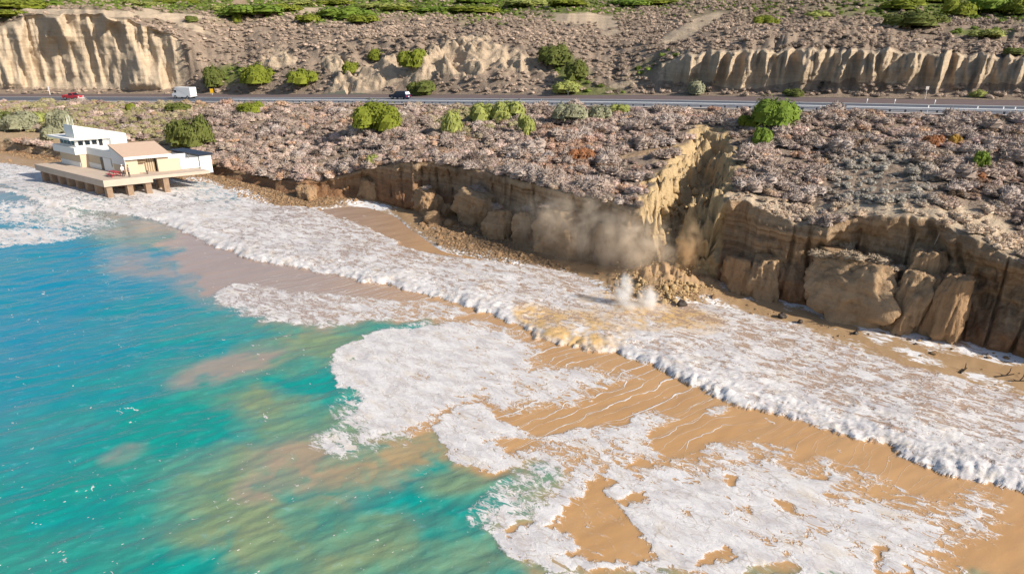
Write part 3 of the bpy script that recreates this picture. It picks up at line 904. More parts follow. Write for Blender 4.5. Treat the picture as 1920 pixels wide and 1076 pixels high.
mott_z = np.clip(blob(spx, spy, [(400, 700, 90, 24, -14), (450, 680, 110, 26, -14), (520, 900, 90, 36, -20), (230, 850, 50, 18, -20), (620, 880, 160, 70, 0), (740, 850, 120, 60, -10), (300, 490, 120, 40, 0), (420, 520, 100, 60, 0)]), 0, 1)
sand = np.maximum(sand, np.clip(mott_z * (0.40 + 0.6 * plume + 0.3 * plume2), 0, 0.75))
sand = np.maximum(sand, 0.85 * blob(spx, spy, [(405, 700, 74, 15, -10), (470, 676, 70, 12, -16)]) * np.clip(0.8 + 0.7 * wx, 0, 1))
kelpz = np.clip(sstep(250, 620, spx + 0.35 * (spy - 700)) + 0.15, 0, 1)
kelp = np.clip(kelpz * (0.46 + 0.75 * plume2 + 0.25 * plume), 0, 0.95)
kelp = np.maximum(kelp, 0.55 * blob(spx, spy, [(330, 440, 200, 30, 0), (150, 405, 120, 20, 0)]))
kelp = np.maximum(kelp, 0.8 * blob(spx, spy, [(870, 900, 90, 30, -10), (1150, 1076, 60, 20, 0), (1290, 1076, 50, 14, 0), (1470, 1070, 60, 14, 0)]))
blue = np.clip(sstep(950, 520, spy + 0.9 * (spx - 150) * 0.6) + 0.25 * plume, 0, 1)
strk = sstep(880, 1010, spx) * sstep(1420, 1250, spx) * sstep(590, 640, spy) * sstep(860, 800, spy)
strk = np.maximum(strk, 0.7 * sstep(430, 520, spx) * sstep(1000, 900, spx) * sstep(500, 540, spy) * sstep(610, 590, spy))
strk = np.maximum(strk, 0.16 * sstep(1300, 1400, spx) * sstep(740, 800, spy) * sstep(960, 900, spy))
fleck = sstep(800, 930, spy) * sstep(900, 700, spx) * (d_front > 3)
dirt = np.clip(blob(spx, spy, [(1080, 622, 100, 38, 8), (1230, 596, 130, 30, 8), (1010, 600, 50, 26, 20), (1200, 566, 110, 22, 0)]) * (0.75 + 0.9 * wx + 0.6 * fx), 0, 1)
mauve = np.maximum(sstep(950, 520, spx + 0.3 * (spy - 500)), 0.75 * band, blob(spx, spy, [(800, 440, 220, 70, 12)]))
silt = 0.75 * blob(spx, spy, [(250, 385, 330, 30, 4), (60, 350, 160, 50, 10), (300, 420, 180, 30, 0)]) * np.clip(0.8 + 0.6 * plume, 0, 1)
sand = np.maximum(sand, silt); mauve = np.maximum(mauve, (silt > 0.1) * 1.0)
# heights: broken bore with a steep seaward face, swell and chop
inb = sstep(-0.02, 0.10, ins)
hgtv = 0.66 * (0.65 + 0.5 * fbm2(SX * 0.12, SY * 0.12, 2, 71.0))
bore = inb * (hgtv * (1 - np.exp(-d_front / 0.95)) * np.exp(-d_front / 6.5) + 0.13)
billow = np.abs(noise2(SX * 1.1, SY * 1.1, 73.0)) * 0.16 + np.abs(noise2(SX * 3.4, SY * 3.4, 77.0)) * 0.10
bore = bore + inb * (billow - 0.1) * np.clip(1.0 - d_front / 7, 0.18, 1)
near2 = np.exp(-d2 / 1.3) * 0.45
beachd = np.interp(sp, cB[0], cB[1])[None, :] - SY
sz = 0.0 * SX + bore + near2
r = R(-30)
ux, uy = SX * math.cos(r) - SY * math.sin(r), SX * math.sin(r) + SY * math.cos(r)
calm = (1 - np.clip(foam, 0, 1)) * (1 - 0.75 * sand)
sz = sz + calm * (0.10 * noise2(ux * 0.25, uy * 0.7, 81.0) + 0.05 * noise2(ux * 0.7, uy * 1.9, 83.0)) + 0.02 * sand * noise2(SX * 0.3, SY * 0.3, 85.0)
sz = sz + 0.05 * np.clip(foam, 0, 1) * (1 - inb)
sz = sz + 0.75 * np.exp(-(((SX + 66) / 17) ** 2 + ((SY - 102) / 9) ** 2) ** 2)
Psea = np.stack([SX, SY, sz], -1)
# stop the sheet under the land
sea = link('sea', np_mesh('sea', Psea.reshape(-1, 3), grid_faces(nr, ncs), [M['sea']], True,
           {'foam': np.clip(foam, 0, 1.15), 'sand': np.clip(sand, 0, 1), 'kelp': kelp, 'blue': blue, 'streak': strk, 'fleck': np.clip(fleck, 0, 1), 'dirt': dirt, 'mauve': mauve}))
tag(sea, 'turquoise shallow sea turning sandy brown under white surf', kind='structure')

#@@ROAD
# ------------------------------------------------------------------ highway
def ribbon(name, o0, o1, dz, mat, i0=0, i1=399, n=260, parent=None, thick=0.0):
    ii = np.linspace(i0, i1, n)
    a, b = road_at(ii, o0, dz), road_at(ii, o1, dz)
    V = np.stack([a, b], 1)
    if thick:
        lo = V.copy(); lo[..., 2] -= thick
        V = np.concatenate([lo[:, :1], V, lo[:, 1:]], 1)
    k = V.shape[1]
    return link(name, np_mesh(name, V.reshape(-1, 3), grid_faces(n, k), [mat]), parent)


road = ribbon('road', -1.2, 19.2, 0.0, M['shoulder'], thick=0.5)
tag(road, 'two lane coastal highway with wide dirt shoulder', kind='structure')
ribbon('carriageway', 1.0, 11.4, 0.012, M['asphalt'], parent=road)
ribbon('lane_line', 10.6, 10.95, 0.02, M['paint'], parent=road)
ribbon('lane_line', 1.5, 1.75, 0.02, M['paint'], parent=road)
ribbon('berm', -1.15, -0.35, 0.10, M['kerb'], 0, 300, parent=road, thick=0.2)


def rail_i(px):
    q = proj(RLs)[0]
    return float(np.interp(-px, -q, np.arange(400)))


def road_i(px, off):
    q = proj(road_at(np.arange(400), off))[0]
    return float(np.interp(-px, -q, np.arange(400)))


def box_mesh(name, x0, x1, y0, y1, z0, z1, mat):
    V = [(x, y, z) for z in (z0, z1) for y in (y0, y1) for x in (x0, x1)]
    Fq = [(0, 2, 3, 1), (4, 5, 7, 6), (0, 1, 5, 4), (2, 6, 7, 3), (1, 3, 7, 5), (0, 4, 6, 2)]
    return np_mesh(name, V, Fq, [mat])


i_end = rail_i(420)
seglen = rail_len / 399
npost = int(i_end * seglen / 1.905)
gr = empty('guardrail', tuple(road_at(rail_i(1240), 0)))
tag(gr, 'steel guardrail on dark posts along the seaward edge of the highway', 'guardrail')
gl = np.array(gr.location)
post_me = box_mesh('post', -0.09, 0.09, -0.09, 0.09, -0.35, 0.74, M['postwood'])
for k in range(npost):
    p = road_at(k * 1.905 / seglen, 0.14) - gl
    o = link('post', post_me, gr); o.location = tuple(p)
prof_w = [(0.0, 0.42), (-0.07, 0.46), (-0.07, 0.53), (0.0, 0.575), (-0.07, 0.62), (-0.07, 0.69), (-0.02, 0.74), (0.13, 0.75)]
for k in range(npost // 2):
    V = []
    for i in (k * 3.81 / seglen, (k + 1) * 3.81 / seglen):
        for off, zz in prof_w:
            V.append(road_at(i, off, zz) - gl)
    n = len(prof_w)
    Fq = [(j, j + 1, n + j + 1, n + j) for j in range(n - 1)]
    link('rail', np_mesh('rail', V, Fq, [M['steel']]), gr)

#@@BUSHES
# ------------------------------------------------------------------ plants
def bush_arrays(seed, n, size=0.13, lobes=6, flat=0.8, twig=False, core=0.78, spread=0.55):
    """unit bush (radius 1, base z=0): leaf or twig faces over several lobes plus a rough inner body"""
    g = np.random.RandomState(seed)
    L = []
    for k in range(lobes):
        a = g.uniform(0, 2 * math.pi); r = spread * math.sqrt(g.uniform(0, 1)) if k else 0
        L.append((r * math.cos(a), r * math.sin(a), g.uniform(0.12, 0.45) * flat, g.uniform(0.36, 0.6)))
    L = np.array(L)
    li = g.randint(0, lobes, n)
    d = g.normal(size=(n, 3)); d /= np.linalg.norm(d, axis=1)[:, None]
    d[:, 2] = np.where(d[:, 2] < -0.25, -d[:, 2], d[:, 2])
    rad = L[li, 3] * g.uniform(0.82, 1.10, n)
    c = L[li, :3] + d * rad[:, None] * np.array([1, 1, flat])
    c[:, 2] = np.maximum(c[:, 2], 0.02)
    up = np.array([0, 0, 1.0])
    rnd = g.normal(size=(n, 3))
    t1 = np.cross(d, rnd); t1 /= np.linalg.norm(t1, axis=1)[:, None]
    t2 = np.cross(d, t1)
    s = size * g.uniform(0.6, 1.4, n)[:, None]
    if twig:
        out = d + 0.35 * rnd; out /= np.linalg.norm(out, axis=1)[:, None]
        v0 = c - out * s * 0.9 + t1 * s * 0.34
        v1 = c - out * s * 0.9 - t1 * s * 0.34
        v2 = c + out * s * 1.1
    else:
        tl = t2 + 0.5 * d * g.uniform(-1, 1, n)[:, None]
        v0 = c + t1 * s * 0.75 - tl * s * 0.6
        v1 = c - t1 * s * 0.75 - tl * s * 0.6
        v2 = c + tl * s * 1.1
    V = np.stack([v0, v1, v2], 1).reshape(-1, 3)
    Fc = np.arange(n * 3).reshape(-1, 3)
    # inner body
    VB, FB = [], []
    base = len(V)
    for (lx, ly, lz, lr) in L:
        q = len(VB)
        for j in range(3):
            el = (-0.2, 0.45, 1.0)[j]
            for k in range(6):
                a = 2 * math.pi * (k + 0.5 * j) / 6
                rr = lr * core
                VB.append((lx + rr * math.cos(el) * math.cos(a), ly + rr * math.cos(el) * math.sin(a), max(lz + rr * math.sin(el) * flat, -0.1)))
        VB.append((lx, ly, lz + lr * core * flat))
        for j in range(2):
            for k in range(6):
                a0, a1 = q + j * 6 + k, q + j * 6 + (k + 1) % 6
                b0, b1 = a0 + 6, a1 + 6
                FB += [(a0, a1, b1), (a0, b1, b0)]
        for k in range(6):
            FB.append((q + 12 + k, q + 12 + (k + 1) % 6, q + 18))
    V = np.concatenate([V, np.array(VB)], 0)
    Fc = np.concatenate([Fc, np.array(FB) + base], 0)
    return V, Fc


def merge(protos, which, pos, scl, rot, tint=None, zs=None):
    VV, FF, TT = [], [], []
    off = 0
    for k in range(len(protos)):
        sel = np.where(which == k)[0]
        if not len(sel):
            continue
        V, Fc = protos[k]
        c, s = np.cos(rot[sel])[:, None], np.sin(rot[sel])[:, None]
        x = (V[None, :, 0] * c - V[None, :, 1] * s) * scl[sel][:, None] + pos[sel, 0][:, None]
        y = (V[None, :, 0] * s + V[None, :, 1] * c) * scl[sel][:, None] + pos[sel, 1][:, None]
        z = V[None, :, 2] * (scl if zs is None else zs)[sel][:, None] + pos[sel, 2][:, None]
        W = np.stack([x, y, z], -1)
        VV.append(W.reshape(-1, 3))
        FF.append((Fc[None] + (np.arange(len(sel)) * len(V))[:, None, None] + off).reshape(-1, 3))
        off += len(sel) * len(V)
        if tint is not None:
            TT.append(np.repeat(tint[sel], len(V), 0))
    return np.concatenate(VV), np.concatenate(FF), (np.concatenate(TT) if TT else None)


g = np.random.RandomState(11)


def gn_scatter(name, pos, scl, rot, which, tint, protos, zf):
    """uncountable ground cover: one object, small bushes set on its points"""
    me = bpy.data.meshes.new(name)
    me.vertices.add(len(pos)); me.vertices.foreach_set('co', np.asarray(pos, np.float32).ravel())
    for nm, tp, key, arr in (('scl', 'FLOAT_VECTOR', 'vector', np.stack([scl, scl, scl * zf], 1)), ('rot', 'FLOAT_VECTOR', 'vector', np.stack([0 * rot, 0 * rot, rot], 1)),
                             ('which', 'INT', 'value', which.astype(np.int32)), ('tint', 'FLOAT_COLOR', 'color', tint)):
        a = me.attributes.new(nm, tp, 'POINT')
        a.data.foreach_set(key, np.ascontiguousarray(arr, arr.dtype if tp == 'INT' else np.float32).ravel())
    o = link(name, me)
    cl = bpy.data.collections.new(name + '_kinds')
    for k, (V, Fc) in enumerate(protos):
        c = bpy.data.objects.new('%s_kind_%02d' % (name, k), np_mesh(name, V, Fc, [M['scrub']]))
        cl.objects.link(c)
    ng = bpy.data.node_groups.new(name, 'GeometryNodeTree')
    ng.interface.new_socket('Geometry', in_out='INPUT', socket_type='NodeSocketGeometry')
    ng.interface.new_socket('Geometry', in_out='OUTPUT', socket_type='NodeSocketGeometry')
    N = ng.nodes.new
    gi, go, ip, ci = N('NodeGroupInput'), N('NodeGroupOutput'), N('GeometryNodeInstanceOnPoints'), N('GeometryNodeCollectionInfo')
    ci.inputs['Collection'].default_value = cl
    ci.inputs['Separate Children'].default_value = True
    ci.inputs['Reset Children'].default_value = True
    ip.inputs['Pick Instance'].default_value = True

    def na(nm, tp):
        n_ = N('GeometryNodeInputNamedAttribute'); n_.data_type = tp; n_.inputs['Name'].default_value = nm
        return n_.outputs['Attribute']
    L = ng.links.new
    L(gi.outputs[0], ip.inputs['Points']); L(ci.outputs[0], ip.inputs['Instance'])
    L(na('which', 'INT'), ip.inputs['Instance Index']); L(na('scl', 'FLOAT_VECTOR'), ip.inputs['Scale'])
    e2r = N('FunctionNodeEulerToRotation'); L(na('rot', 'FLOAT_VECTOR'), e2r.inputs[0]); L(e2r.outputs[0], ip.inputs['Rotation'])
    L(ip.outputs[0], go.inputs[0])
    md = o.modifiers.new('ground_cover', 'NODES'); md.node_group = ng
    return o


def scatter(P, mask, n, rng):
    """n random points on a sheet, even over its area where mask is high"""
    A = P[:-1, :-1]; du = P[:-1, 1:] - A; dv = P[1:, :-1] - A
    area = np.linalg.norm(np.cross(du, dv), axis=-1)
    w = (area * mask[:-1, :-1]).ravel()
    cdf = np.cumsum(w); cdf /= cdf[-1]
    k = np.searchsorted(cdf, rng.uniform(size=n))
    i, j = np.unravel_index(k, area.shape)
    a, b = rng.uniform(size=(2, n, 1))
    return P[i, j] + du[i, j] * a + dv[i, j] * b, i, j


def visible(P, pad=40):
    x, y, d = proj(P)
    return (x > -pad) & (x < 1920 + pad) & (y > -pad) & (y < 1076 + pad)


# dry scrub of the slope under the road
slope_lo = nv - 1
Psl = Pbl[slope_lo:]
msl = np.clip(1 - attrs['bare'][slope_lo:] * 1.3, 0, 1) * (1 - attrs['lot'][slope_lo:]) * np.where(rowv[slope_lo:] > 1.965, 0.15, 1)
msl = msl * sstep(-0.85, -0.15, fbm2(Psl[..., 0] * 0.22, Psl[..., 1] * 0.22, 3, 95.0))
Q, qi, qj = scatter(Psl, msl, 12500, g)
# lip fringe
lipmask = np.where((rowv[slope_lo:] < 1.10), 1.0, 0.0) * (1 - attrs['fresh'][slope_lo:]) * (1 - attrs['lot'][slope_lo:])
Ql, _, _ = scatter(Psl, lipmask, 1500, g)
Q = np.concatenate([Q, Ql])
qx, qy, qd = proj(Q)
keep = (qx > -250) & (qx < 2150) & (sd_poly(Q[:, 0], Q[:, 1], SCAR) < -0.4) & ~((blob(qx, qy, [(1440, 392, 110, 24, 10), (1660, 400, 180, 14, 2), (1850, 440, 90, 36, 30)]) > 0.4) & (g.uniform(size=len(Q)) < 0.6))
Q, qx, qy, qd = Q[keep], qx[keep], qy[keep], qd[keep]
nq = len(Q)
sizes = 0.30 + 0.42 * g.gamma(1.6, 0.5, nq)
sizes = np.minimum(sizes, 1.7) * (1 + 0.45 * np.clip(fbm2(Q[:, 0] * 0.12, Q[:, 1] * 0.12, 2, 97.0), -0.5, 1))
sage = blob(qx, qy, [(1650, 345, 110, 60, 5)])
sizes *= 1 - 0.5 * sage
palez = np.maximum(blob(qx, qy, [(1430, 392, 100, 26, 10), (1660, 398, 190, 18, 2), (1850, 440, 90, 50, 30)]), 0)
sizes *= 1 - 0.35 * palez
hue = fbm2(Q[:, 0] * 0.09, Q[:, 1] * 0.09, 3, 91.0)
base_c = np.array([0.385, 0.30, 0.252])
tint = base_c[None, :] * (1 + 0.24 * g.normal(size=(nq, 1)) + 0.35 * hue[:, None]) * (1 + 0.02 * g.normal(size=(nq, 3)))
wb = g.uniform(size=(nq, 1)) > 0.86
tint = np.where(wb, tint * np.array([0.95, 0.82, 0.68]), tint)
tint = tint * (1 - sage[:, None]) + np.array([0.42, 0.385, 0.33]) * sage[:, None]
tint = tint * (1 - 0.85 * palez[:, None]) + np.array([0.60, 0.48, 0.36]) * 0.85 * palez[:, None]
warm = blob(qx, qy, [(1060, 270, 70, 30, 0), (420, 318, 70, 14, 10), (1060, 300, 90, 30, 0), (1830, 330, 40, 20, 0)])
tint = tint * (1 - 0.6 * warm[:, None]) + np.array([0.40, 0.24, 0.16]) * 0.6 * warm[:, None]
grn = np.clip(blob(qx, qy, [(120, 215, 260, 40, 0), (60, 235, 120, 30, 0), (260, 240, 90, 50, 0), (900, 230, 100, 30, 0)]) * (g.uniform(size=nq) > 0.45), 0, 1)
tint = tint * (1 - 0.8 * grn[:, None]) + np.array([0.31, 0.29, 0.13]) * 0.8 * grn[:, None]
tint = np.clip(tint, 0.03, 0.7)
tint4 = np.concatenate([tint, np.ones((nq, 1))], 1)
twigP = [bush_arrays(100 + k, 260, 0.12, 6, 0.85, True, 0.90, 0.6) if k < 3 else bush_arrays(100 + k, 250, 0.145, 7, 0.78, True, 0.84, 0.8) for k in range(7)]
which = g.randint(0, 7, nq); rot = g.uniform(0, 6.28, nq)

# the 300 that show largest stand as bushes of their own
score = np.where(visible(Q, -5), sizes / qd, 0) * (1 - 0.8 * np.maximum(sage, palez))
top = np.argsort(-score)[:300]
rest = np.setdiff1d(np.arange(nq), top)
o = gn_scatter('scrub', Q[rest], sizes[rest], rot[rest], which[rest], tint4[rest], twigP, 1.05)
tag(o, 'dry grey brown coastal scrub covering the slope below the highway', kind='stuff')
twig_me = [np_mesh('dry_bush', twigP[k][0], twigP[k][1], [M['dry']]) for k in range(7)]
for k in top:
    o = link('dry_bush', twig_me[which[k]])
    o.location = tuple(Q[k]); o.scale = (sizes[k], sizes[k], sizes[k] * 1.05); o.rotation_euler = (0, 0, rot[k])
    zx, zy = qx[k], qy[k]
    near_lip = zy > np.interp(zx, [400, 610, 800, 1110, 1340, 1500, 1700, 1900], [300, 318, 284, 352, 350, 398, 385, 455])
    if zx < 420: zl = 'on the bank behind the lifeguard station'
    elif zx < 660: zl = 'on the slope between the white shed and the big olive shrub'
    elif zx < 960: zl = 'along the cliff edge above the reddish boulder' if near_lip else 'on the slope between the big olive shrub and the roadside thicket'
    elif zx < 1240: zl = 'along the cliff edge above the dust cloud' if near_lip else 'on the slope just left of the landslide scar'
    elif zx < 1560: zl = 'along the cliff edge just right of the landslide' if near_lip else 'on the slope under the bright shrub right of the scar'
    else: zl = 'along the cliff edge above the largest slumped block' if near_lip else 'on the slope under the right end of the guardrail'
    tag(o, 'dry grey bush ' + zl, 'bush', 'dry bushes ' + zl)

# scrub on the hillside
mh = np.clip(1 - 1.4 * hbare, 0, 1) * np.clip(1.1 - 0.5 * hgreen, 0, 1)
mh[:4] *= 0.3
mh = mh * np.where((hpx > -120) & (hpx < 2040) & (hpy > -60), 1, 0)
Q2, i2, j2 = scatter(Ph, mh, 22000, g)
q2x, q2y, q2d = proj(Q2)
n2q = len(Q2)
gg = hgreen[i2, j2]
isg = g.uniform(size=n2q) < gg * 0.8
t2 = np.array([0.37, 0.29, 0.23]) * (1 + 0.2 * g.normal(size=(n2q, 1)) + 0.3 * fbm2(Q2[:, 0] * 0.05, Q2[:, 1] * 0.05, 3, 93.0)[:, None])
t2 = np.where(isg[:, None], np.array([0.14, 0.19, 0.035]) * (1 + 0.3 * g.normal(size=(n2q, 1))), t2)
t2 = np.clip(t2, 0.02, 0.6)
s2q = g.uniform(0.45, 1.05, n2q) * (0.75 + q2d / 450)
farP = [bush_arrays(200 + k, 50, 0.2, 3, 0.75, True, 0.88, 0.5) for k in range(5)]
o = gn_scatter('hillside_scrub', Q2, s2q, g.uniform(0, 6.28, n2q), g.randint(0, 5, n2q), np.concatenate([t2, np.ones((n2q, 1))], 1), farP, 0.95)
tag(o, 'low dry scrub covering the hillside behind the highway', kind='stuff')

# ground lookup at a photo position
allP = np.concatenate([Ps.reshape(-1, 3), Pbl[slope_lo:].reshape(-1, 3), Ph.reshape(-1, 3), Pb.reshape(-1, 3), Pc.reshape(-1, 3)])
allP = np.concatenate([Pbl.reshape(-1, 3), Ph.reshape(-1, 3), Pb.reshape(-1, 3)])
ax_, ay_, ad_ = proj(allP)


def ground(px, py):
    c = (ax_ - px) ** 2 + (ay_ - py) ** 2 + 0.02 * ad_
    return allP[int(np.argmin(c))].copy()


leafP = {}


def green_bush(px, py, wpx, hpx_, mat, label, group=None, n=420, seed=None, size=0.085, name='green_shrub', lobes=9, spread=0.6):
    """px,py = middle of the foot in the photo; width and height in photo pixels"""
    p = ground(px, py)
    d = proj(p)[2]
    rx = wpx * d / FPX / 2
    hz = hpx_ * d / FPX
    s = seed if seed is not None else int(px * 7 + py) % 1000
    V, Fc = bush_arrays(s, int(n * 2.2), size * 0.72, 16, 0.85, False, 0.86, 0.74)
    zmax = V[:, 2].max(); rmax = np.abs(V[:, :2]).max()
    o = link(name, np_mesh(name, V * np.array([1 / rmax, 1 / rmax, 1 / zmax]), Fc, [mat]))
    o.location = (p[0], p[1], p[2] - 0.1)
    o.scale = (rx, rx, max(hz, 0.3))
    o.rotation_euler = (0, 0, (s * 0.37) % 6.28)
    tag(o, label, 'shrub', group)
    return o


GB = [
    (706, 246, 108, 62, 'green', 'big rounded olive green shrub on the seaward road edge in front of the dark car', 900, 0.06),
    (1452, 238, 110, 60, 'bright', 'bright green shrub spilling over the guardrail beside the landslide scar', 900, 0.065),
    (1428, 276, 46, 44, 'bright', 'lower bright green lobe hanging below the shrub by the landslide scar', 420, 0.08),
    (1404, 240, 50, 30, 'green', 'darker green shrub at the left foot of the bright one by the scar', 380, 0.08),
    (850, 250, 56, 52, 'yellow', 'yellow green shrub at the left end of the roadside thicket', 420, 0.085),
    (905, 228, 70, 40, 'yellow', 'yellow green shrub in the middle of the roadside thicket', 420, 0.08),
    (958, 226, 80, 42, 'yellow', 'tall yellow green shrub overlapping the road edge in the thicket', 460, 0.08),
    (988, 252, 40, 44, 'yellow', 'narrow yellow green shrub at the right end of the thicket', 340, 0.09),
    (1072, 228, 90, 38, 'sage', 'grey green sage shrub at the road edge left of the landslide', 460, 0.08),
    (1120, 224, 60, 30, 'sage', 'smaller grey green sage shrub next to the large sage', 360, 0.09),
    (1162, 212, 46, 20, 'yellow', 'small yellow green shrub against the guardrail left of the landslide', 300, 0.1),
    (358, 276, 92, 62, 'dull', 'dark olive shrub on the bank behind the white shed', 800, 0.07),
    (470, 214, 64, 26, 'green', 'low green shrub on the road edge above the lifeguard building', 380, 0.085),
    (243, 206, 22, 14, 'green', 'tiny green shrub at the road edge left of the delivery van', 160, 0.13),
    (335, 210, 56, 20, 'dull', 'small olive shrub on the road edge below the delivery van', 260, 0.1),
    (700, 312, 30, 26, 'yellow', 'small pale yellow green bush near the cliff lip below the big olive shrub', 260, 0.11),
    (1838, 316, 36, 40, 'bright', 'small bright green bush on the right slope', 340, 0.1),
    (1748, 276, 44, 30, 'rust', 'rusty orange bush under the guardrail at the right', 260, 0.1),
    (1788, 272, 28, 24, 'mustard', 'mustard coloured bush beside the rusty one', 220, 0.11),
    (1826, 340, 40, 24, 'rust', 'brown red bush just below the small bright green bush', 260, 0.1),
    (1088, 300, 60, 26, 'rust', 'sparse reddish bush on the slope left of the landslide', 160, 0.12),
    (120, 246, 60, 44, 'sage', 'grey green willow mass nearest the lookout tower', 520, 0.08),
    (96, 262, 40, 30, 'sage', 'pale green shrub on the edge of the dirt lot by the tower', 320, 0.09),
    (40, 244, 80, 40, 'sage', 'wide grey green shrub behind the dirt lot', 460, 0.08),
    (75, 232, 60, 26, 'yellow', 'yellowish shrub between the grey green ones behind the lot', 340, 0.09),
    (10, 240, 50, 34, 'dull', 'dark olive shrub at the left edge behind the dirt lot', 340, 0.09),
    (403, 165, 56, 46, 'dull', 'dull green shrub at the right foot of the tall pale cliff', 560, 0.075),
    (487, 158, 84, 42, 'green', 'broad green shrub on the hillside second from the pale cliff', 620, 0.07),
    (567, 160, 72, 34, 'green', 'broad green shrub on the hillside third from the pale cliff', 560, 0.075),
    (660, 138, 44, 26, 'green', 'lower of two small green shrubs on the hill above the big olive shrub', 320, 0.1),
    (704, 114, 46, 26, 'green', 'upper of two small green shrubs on the hill above the big olive shrub', 320, 0.1),
    (776, 128, 60, 38, 'green', 'green shrub growing on the left end of the middle scarp', 420, 0.085),
    (795, 178, 80, 30, 'dull', 'olive shrub just behind the dark car at the road edge', 460, 0.08),
    (1042, 122, 78, 42, 'dull', 'dark green shrub at the head of the green gully', 560, 0.075),
    (1078, 150, 56, 40, 'dull', 'olive shrub in the middle of the green gully', 420, 0.085),
    (1062, 174, 70, 26, 'yellow', 'yellow green shrub at the foot of the green gully', 380, 0.09),
    (1310, 178, 50, 30, 'sage', 'grey green shrub at the left foot of the fluted cliff', 340, 0.09),
    (1488, 180, 46, 16, 'dull', 'low olive shrub at the foot of the fluted cliff behind the bright shrub', 260, 0.1),
    (1833, 182, 34, 16, 'yellow', 'small yellow green shrub at the right foot of the fluted cliff', 240, 0.11),
    (1437, 48, 64, 20, 'green', 'lone green shrub on the dry slope above the fluted cliff', 360, 0.09),
    (1718, 52, 130, 34, 'dull', 'wide dark green shrub mound on the slope at the upper right', 640, 0.07),
    (1690, 20, 96, 22, 'green', 'green shrub mound behind the wide dark one at the upper right', 460, 0.08),
    (1800, 30, 80, 34, 'green', 'leftmost of three green shrub mounds in the upper right corner', 460, 0.08),
    (1860, 28, 100, 36, 'bright', 'middle of three bright green shrub mounds in the upper right corner', 520, 0.08),
    (1915, 26, 90, 34, 'green', 'rightmost green shrub mound in the upper right corner', 460, 0.08),
    (1532, 30, 52, 12, 'yellow', 'small flat yellow green shrub on the slope right of the lone green one', 240, 0.11),
    (1845, 68, 70, 14, 'yellow', 'thin yellow green shrub patch above the right end of the fluted cliff', 260, 0.11),
    (360, 42, 30, 13, 'dull', 'small round green shrub on the bare plateau behind the pale cliff', 240, 0.11),
    (445, 42, 20, 18, 'green', 'small upright green shrub right of the round one on the plateau', 220, 0.11),
    (1900, 102, 50, 14, 'dull', 'olive shrub on the rim of the fluted cliff at the right edge', 240, 0.1),
]
for (px, py, w_, h_, mk, lab, n, sz_) in GB:
    green_bush(px, py, w_, h_, M[mk], lab, None, n, None, sz_)
TOPG = [(30, 18, 90, 18), (75, 14, 60, 12), (20, 32, 60, 14), (270, 10, 60, 9), (330, 8, 70, 9), (475, 30, 80, 20), (530, 22, 70, 14), (420, 22, 40, 12), (580, 44, 40, 16), (650, 36, 90, 22), (680, 44, 50, 16),
        (720, 16, 70, 12), (760, 22, 70, 10), (820, 24, 70, 12), (890, 26, 80, 14), (980, 14, 70, 14), (1065, 12, 60, 12), (1180, 10, 70, 12), (1240, 8, 60, 9), (560, 10, 60, 10), (630, 10, 60, 10), (890, 6, 60, 8), (1760, 6, 50, 8)]
TOPL = ['above the left end of the pale cliff', 'behind the rim of the pale cliff, second from the left corner', 'in the left corner on the rim of the pale cliff', 'above the middle of the pale cliff', 'above the right end of the pale cliff',
        'just right of the pale track', 'second to the right of the pale track', 'just left of the pale track', 'small and nearest the bare ground below the track', 'widest, on the slope edge above the white van',
        'dark one just below the widest patch', 'high on the plateau above the big olive shrub', 'high on the plateau above the dark car', 'long one above the upper small hill shrub', 'above the middle scarp',
        'right of the middle scarp on the skyline', 'above the green gully', 'above the landslide scar', 'rightmost one above the landslide scar', 'on the top edge right of the track',
        'on the top edge above the dark patch', 'on the top edge above the middle scarp', 'on the top edge left of the corner mounds']
for k, (px, py, w_, h_) in enumerate(TOPG):
    green_bush(px, py, w_ * 1.5, h_ * 1.1, M[('green', 'bright', 'green', 'yellow')[k % 4]], 'low green plateau shrub ' + TOPL[k], 'green shrub patches on the plateau', 480, None, 0.10)

